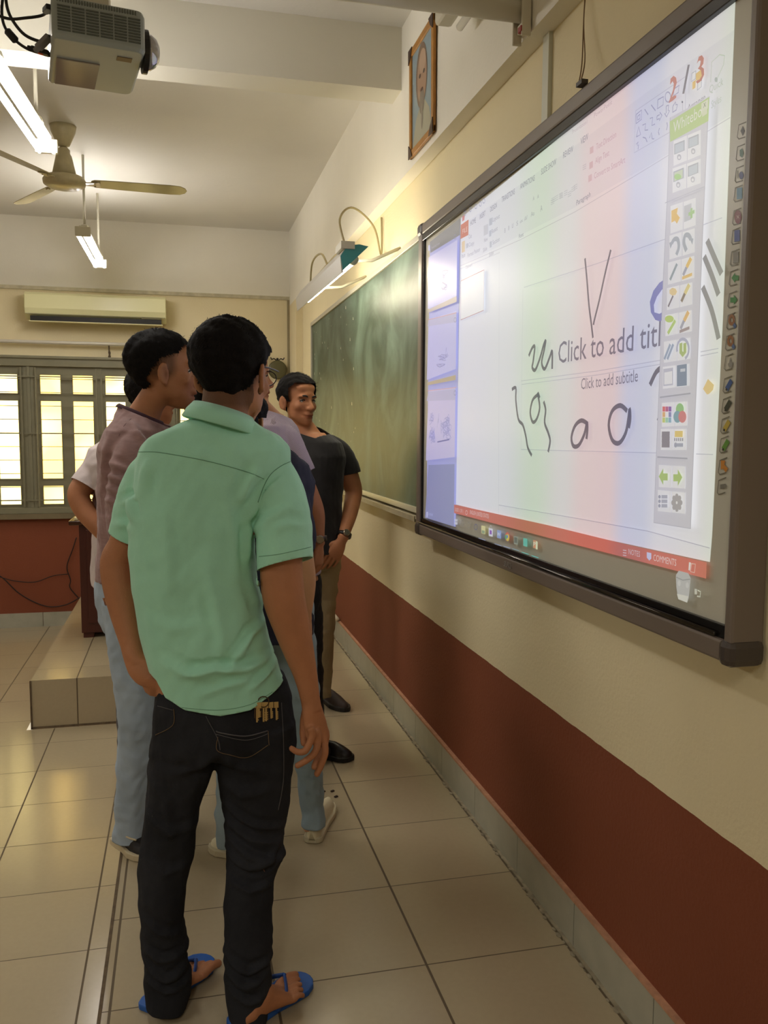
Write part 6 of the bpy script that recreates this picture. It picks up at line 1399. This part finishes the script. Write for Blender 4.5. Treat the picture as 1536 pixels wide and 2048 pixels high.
# ---- woman in navy between the green shirt and the striped shirt
def woman_navy():
    Y = 2.78; g = tuple(atz(535, 1710, 0)); b = MB()
    hc = at(480, 846, Y); ax = head_axes((.50, .86, 0), roll=-.05)
    S, H_, ring, T_ = simple_body(b, Y, 0, (528, 935), (532, 1180), hc, ax, .96, tw=.35, sc=.84)
    limb(b, [(572, 955, 2.76, .040), (588, 1005, 2.74, .040), (600, 1060, 2.72, .038), (606, 1110, 2.72, .034), (613, 1160, 2.72, .031), (612, 1205, 2.72, .025), (612, 1228, 2.72, .019), (613, 1240, 2.72, .019)])
    hand(b, at(613, 1236, 2.72), (.02, .05, -1), (.8, -.6, 0), (.6, .8, 0), .80, curl=(.2, .25, .3, .3), spread=.03, wr=(.018, .016))
    limb(b, [(490, 950, 2.84, .042), (480, 1040, 2.86, .040), (480, 1110, 2.84, .034), (490, 1200, 2.80, .024)]); hand(b, at(490, 1200, 2.8), (0, 0, -1), (-1, 0, 0), (0, 1, 0), .85)
    limb(b, [(575, 1190, 2.80, .085), (592, 1330, 2.80, .066), (606, 1440, 2.80, .050), (620, 1540, 2.80, .045), (624, 1630, 2.80, .034), (627, 1660, 2.79, .034)])
    limb(b, [(500, 1190, 2.78, .085), (488, 1330, 2.78, .066), (476, 1450, 2.76, .050), (468, 1560, 2.74, .044), (466, 1660, 2.72, .034), (466, 1690, 2.72, .034)])
    me = union(b, .0045, 2, 'person'); sculpt_face(me, hc, ax, .96); tint(me, face_tint(hc, ax, .96))
    p = link(me, 'person', m_skin2, smooth=True); rebase(p, g)
    tag(p, 'woman in navy top, light jeans and white shoes, dark bobbed hair', 'person', 'people gathered at the whiteboard')
    r, f, u = ax
    def ex(mb, L_):
        mb.tube([L_(0, -.05, .06), L_(0, -.085, -.02), L_(.01, -.085, -.08), L_(.02, -.065, -.12)], [.05, (.075, .05), (.075, .045), (.06, .02)], 22, smooth=4)
        mb.tube([L_(.066, -.050, .02), L_(.074, -.055, -.02), L_(.082, -.045, -.05), L_(.100, -.020, -.060), L_(.124, .01, -.060)], [(.020, .024), (.020, .028), (.020, .026), (.014, .016), .003], 12, smooth=5)
    hair_cap(p, hc, ax, .96, keep=lambda x, y, z: z > -.080+max(0, y+.02)*1.2 and not (y > .05 and z < .06) and not (x > .05 and -.03 < y and z < .02), puff=.020, seed=19, nstr=1600, extra=ex)
    MB().ball(hc+(r*.082+f*-.002-u*.046)*.96, .0028, 10).build('earring', mat('silver_stud', srgb(230, 230, 225), .1, metal=.8), p)
    m_ = mat('navy_cotton', srgb(24, 26, 48), .85, noise=.1, nscale=10, bump=.10, bscale=350)
    s_ = MB(); garment_torso(s_, S, H_, ring, .16, .020, .86)
    limb(s_, [(560, 940, 2.77, .050), (575, 962, 2.76, .048), (589, 1005, 2.74, .048), (602, 1060, 2.72, .047), (606, 1110, 2.72, .042)])
    limb(s_, [(505, 938, 2.82, .050), (490, 965, 2.84, .052), (480, 1040, 2.86, .048), (480, 1080, 2.86, .046)])
    sm = union(s_, .0055, 3, 'top'); rumple(sm, 45, 8, .004)
    bisect(sm, at(605, 1100, 2.72), (.15, 0, -1), near=.06, rad=.062); bisect(sm, S+V((0, 0, .062)), (0, 0, 1), near=.10)
    so = cloth_link(sm, 'top', m_, p)
    to = trousers(p, [[(572, 1200, 2.80, .092), (592, 1330, 2.80, .074), (606, 1440, 2.80, .060), (618, 1540, 2.80, .047), (625, 1610, 2.80, .041), (627, 1640, 2.79, .042), (628, 1662, 2.79, .042)], [(500, 1200, 2.78, .092), (486, 1330, 2.78, .074), (472, 1450, 2.76, .058), (463, 1560, 2.74, .050), (460, 1660, 2.72, .045), (460, 1690, 2.72, .045)]],
             (tuple(at(536, 1190, 2.79)), .155, .12, .35), mat('washed_blue_jeans', srgb(146, 166, 176), .85, noise=.12, nscale=7, bump=.10, bscale=400), 61, cuts=((at(627, 1648, 2.79), (0, .1, -1), .07),), name='jeans')
    tuck(p, [so, to], free=[[(606, 1115, 2.72, .036), (613, 1160, 2.72, .033), (612, 1236, 2.72, .022), (612, 1300, 2.72, .05)], [(480, 1090, 2.85, .036), (490, 1270, 2.8, .05)]])
    m2 = (mat('cream_canvas', srgb(214, 204, 172), .8, bump=.10, bscale=200), mat('cream_rubber', srgb(196, 186, 156), .6))
    shoe(p, atz(624, 1688, 0), atz(648, 1612, 0)+V((.02, 0, 0)), m2, .040, .075, .020, 'canvas_shoe'); shoe(p, atz(478, 1722, 0)+V((.04, 0, 0)), atz(444, 1700, 0)+V((-.03, .02, 0)), m2, .043, .07, .022, 'canvas_shoe')
woman_navy()

# ---- man in the striped shirt
def man_striped():
    Y = 3.46; g = tuple(atz(640, 1520, 0)); b = MB()
    hc = at(492, 752, Y); ax = head_axes((.97, .20, 0))
    S, H_, ring, T_ = simple_body(b, Y, 0, (537, 856), (572, 1120), hc, ax, 1.0, tw=1.1, sc=.95)
    limb(b, [(575, 885, 3.38, .046), (598, 945, 3.36, .044), (622, 1000, 3.35, .040), (632, 1030, 3.35, .036), (636, 1065, 3.35, .027), (638, 1090, 3.35, .024)])
    hand(b, at(638, 1088, 3.35), (-.02, .05, -1), (.75, -.66, 0), (.6, .8, 0), .92, curl=(.5, .55, .6, .6), spread=.04, wr=(.024, .018))
    limb(b, [(530, 885, 3.62, .046), (540, 980, 3.64, .042), (560, 1060, 3.60, .030)]); hand(b, at(560, 1060, 3.60), (.2, 0, -1), (0, 1, 0), (1, 0, 0), .92)
    limb(b, [(595, 1130, 3.46, .085), (614, 1230, 3.46, .068), (622, 1330, 3.47, .052), (630, 1420, 3.48, .046), (640, 1490, 3.48, .036), (642, 1505, 3.48, .035)])
    limb(b, [(555, 1130, 3.46, .085), (560, 1230, 3.5, .068), (570, 1330, 3.55, .052), (575, 1430, 3.58, .044), (580, 1470, 3.6, .036)])
    me = union(b, .0045, 2, 'person'); sculpt_face(me, hc, ax, openm=.6); tint(me, face_tint(hc, ax, lip=(.75, .46, .46)))
    p = link(me, 'person', m_skin, smooth=True); rebase(p, g); tag(p, 'man in fine striped short sleeved shirt and black trousers, watch on wrist', 'person', 'people gathered at the whiteboard')
    face_parts(p, hc, ax)
    hair_cap(p, hc, ax, 1.0, keep=lambda x, y, z: z > -.07+max(0, y+.06)*1.05 and not (y > .055 and z < .058), puff=.016, seed=23, nstr=1500)
    m_ = bpy.data.materials.new('striped_cotton'); m_.use_nodes = True; nt = m_.node_tree; N = nt.nodes; L = nt.links; bs = N['Principled BSDF']; bs.inputs['Roughness'].default_value = .85
    tc = N.new('ShaderNodeTexCoord'); wv = N.new('ShaderNodeTexWave'); wv.wave_type = 'BANDS'; wv.bands_direction = 'X'; wv.inputs['Scale'].default_value = 95; wv.inputs['Distortion'].default_value = .1
    mp = N.new('ShaderNodeMapping'); mp.inputs['Rotation'].default_value = (0, .42, 0); L.new(tc.outputs['Object'], mp.inputs[0]); L.new(mp.outputs[0], wv.inputs['Vector'])
    rp = N.new('ShaderNodeValToRGB'); rp.color_ramp.elements[0].position = .35; rp.color_ramp.elements[0].color = srgb(112, 92, 116); rp.color_ramp.elements[1].position = .6; rp.color_ramp.elements[1].color = srgb(214, 200, 206); L.new(wv.outputs['Fac'], rp.inputs[0]); L.new(rp.outputs[0], bs.inputs['Base Color'])
    s_ = MB(); garment_torso(s_, S, H_, ring, .06, .022, .95)
    limb(s_, [(553, 868, 3.40, .058), (576, 884, 3.38, .056), (594, 915, 3.36, .050), (610, 948, 3.355, .047), (618, 972, 3.355, .047)]); limb(s_, [(528, 880, 3.6, .058), (532, 930, 3.63, .058), (540, 970, 3.64, .058)])
    sm = union(s_, .0055, 3, 'shirt'); rumple(sm, 47, 7, .003)
    dn = unit(at(611, 955, 3.355)-at(590, 905, 3.37)); bisect(sm, at(615, 944, 3.355), unit(dn+V((.1, 0, 0))), near=.08, rad=.085); bisect(sm, S+V((0, 0, .066)), (.3, 0, 1), near=.11)
    so = cloth_link(sm, 'shirt', m_, p)
    MB().prism([at(543, 838, 3.30), at(552, 832, 3.30), at(550, 843, 3.29), at(553, 846, 3.29), at(548, 849, 3.29), at(541, 846, 3.30)], (0, .004, 0)).build('collar_point', m_, so)
    mb_ = mat('black_trousers', srgb(18, 16, 16), .8, noise=.1, nscale=8)
    to = trousers(p, [[(595, 1130, 3.46, .092), (610, 1230, 3.46, .074), (618, 1330, 3.47, .058), (625, 1420, 3.48, .050), (637, 1490, 3.48, .046), (642, 1512, 3.48, .046)], [(555, 1130, 3.46, .092), (560, 1230, 3.5, .074), (570, 1330, 3.55, .060), (575, 1430, 3.58, .052), (580, 1480, 3.6, .050)]], (tuple(at(575, 1120, 3.46)), .15, .12, 1.1), mb_, 71)
    tuck(p, [so, to], free=[[(618, 975, 3.35, .05), (632, 1030, 3.35, .038), (638, 1090, 3.35, .028), (637, 1160, 3.35, .05)], [(540, 990, 3.64, .04), (570, 1120, 3.6, .05)]])
    m2 = (mat('black_leather_shoe', srgb(24, 18, 15), .35), mat('black_sole', srgb(14, 12, 12), .6))
    shoe(p, atz(642, 1512, 0), atz(704, 1522, 0), m2, .043, .075, .02, 'dress_shoe'); shoe(p, atz(575, 1480, 0), atz(630, 1490, 0), m2, .043, .075, .02, 'dress_shoe')
    wristwatch(p, at(637, 1077, 3.35), (.05, 0, -1), .028)
man_striped()

# ---- man in the black T-shirt facing the board
def man_black():
    Y = 4.12; g = tuple(atz(650, 1405, 0)); b = MB()
    hc = at(596, 802, Y); ax = head_axes((.50, -.86, -.03), roll=0)
    hs = 1.03
    S, H_, ring, T_ = simple_body(b, Y, 0, (619, 888), (620, 1090), hc, ax, hs, tw=-.72, sc=.98)
    limb(b, [(682, 905, 4.14, .050), (697, 950, 4.14, .050), (707, 980, 4.14, .044), (705, 1000, 4.12, .042), (699, 1030, 4.06, .037), (690, 1062, 4.0, .029), (685, 1078, 3.98, .027)])
    hand(b, at(683, 1082, 3.97), (-.45, .10, -.9), (.1, -1, -.1), (-.85, -.1, .5), .98, curl=(.25, .25, .3, .3), spread=.03)
    limb(b, [(585, 905, 4.1, .050), (578, 990, 4.08, .044), (585, 1060, 4.02, .030)]); hand(b, at(585, 1062, 4.02), (.1, 0, -1), (-1, 0, 0), (0, -1, 0), .95)
    limb(b, [(650, 1090, 4.12, .085), (652, 1180, 4.12, .066), (650, 1260, 4.12, .050), (651, 1330, 4.14, .044), (650, 1380, 4.15, .035), (651, 1395, 4.15, .034)])
    limb(b, [(612, 1090, 4.12, .085), (608, 1180, 4.12, .066), (604, 1260, 4.14, .050), (602, 1330, 4.16, .044), (600, 1390, 4.18, .034)])
    me = union(b, .0038, 2, 'person'); sculpt_face(me, hc, ax, hs); tint(me, face_tint(hc, ax, hs, lip=(.72, .5, .5)))
    p = link(me, 'person', m_skin, smooth=True); rebase(p, g)
    tag(p, 'man in black T-shirt and khaki trousers facing the camera, hand in pocket', 'person', 'people gathered at the whiteboard')
    face_parts(p, hc, ax, hs)
    def keep(x, y, z):
        if y > .050: return z > .080 + .12*max(0, abs(x)-.035)
        if y > .0: return z > .030 + (y*.9) or (abs(x) > .066 and y < .030 and z > -.005)
        return z > -.070 + max(0, y+.07)*.9
    hair_cap(p, hc, ax, hs, keep=keep, puff=.017, tuft=.003, seed=29, nstr=2600, slen=.012, flow=(-.2, .5, -.1))
    m_ = mat('black_jersey', srgb(24, 22, 22), .9, noise=.08, nscale=10, bump=.10, bscale=300, sheen=.15)
    s_ = MB(); garment_torso(s_, S, H_, ring, .03, .012, .98)
    limb(s_, [(640, 888, 4.13, .056), (674, 900, 4.14, .058), (695, 935, 4.14, .060), (700, 962, 4.14, .060)]); limb(s_, [(600, 892, 4.1, .056), (586, 912, 4.1, .058), (580, 960, 4.09, .060)])
    sm = union(s_, .0055, 3, 'tshirt'); rumple(sm, 49, 8, .003)
    bisect(sm, at(699, 947, 4.14), unit(at(700, 960, 4.14)-at(692, 920, 4.14)), near=.08, rad=.085); bisect(sm, S+V((0, -.02, .062)), (.05, -.35, 1), near=.095)
    so = cloth_link(sm, 'tshirt', m_, p)
    m_k = mat('khaki_twill', srgb(150, 134, 100), .85, noise=.08, nscale=9, bump=.10, bscale=300)
    to = trousers(p, [[(649, 1100, 4.12, .092), (651, 1180, 4.12, .058), (649, 1260, 4.12, .050), (649, 1330, 4.14, .043), (649, 1378, 4.15, .036), (650, 1395, 4.15, .033)], [(612, 1100, 4.12, .09), (608, 1180, 4.12, .070), (604, 1260, 4.14, .056), (602, 1330, 4.16, .050), (600, 1384, 4.18, .044)]], (tuple(at(627, 1092, 4.12)), .150, .118, -.72), m_k, 81)
    tuck(p, [so, to], free=[[(703, 960, 4.14, .05), (706, 990, 4.13, .046), (699, 1030, 4.06, .04), (683, 1082, 3.97, .03), (660, 1130, 3.97, .055)], [(578, 985, 4.08, .045), (590, 1130, 4.0, .05)]])
    m2 = (mat('dark_brown_suede', srgb(48, 32, 24), .7), mat('dark_sole', srgb(24, 18, 15), .6))
    shoe(p, atz(646, 1398, 0)+V((-.01, .04, 0)), atz(685, 1425, 0)+V((.02, 0, 0)), m2, .047, .075, .022, 'loafer'); shoe(p, atz(596, 1400, 0), atz(610, 1425, 0), m2, .047, .075, .022, 'loafer')
    wristwatch(p, at(688, 1070, 3.985), at(685, 1080, 3.98)-at(694, 1050, 4.02), .031, mat('black_watch_strap', srgb(30, 26, 24), .3))
man_black()
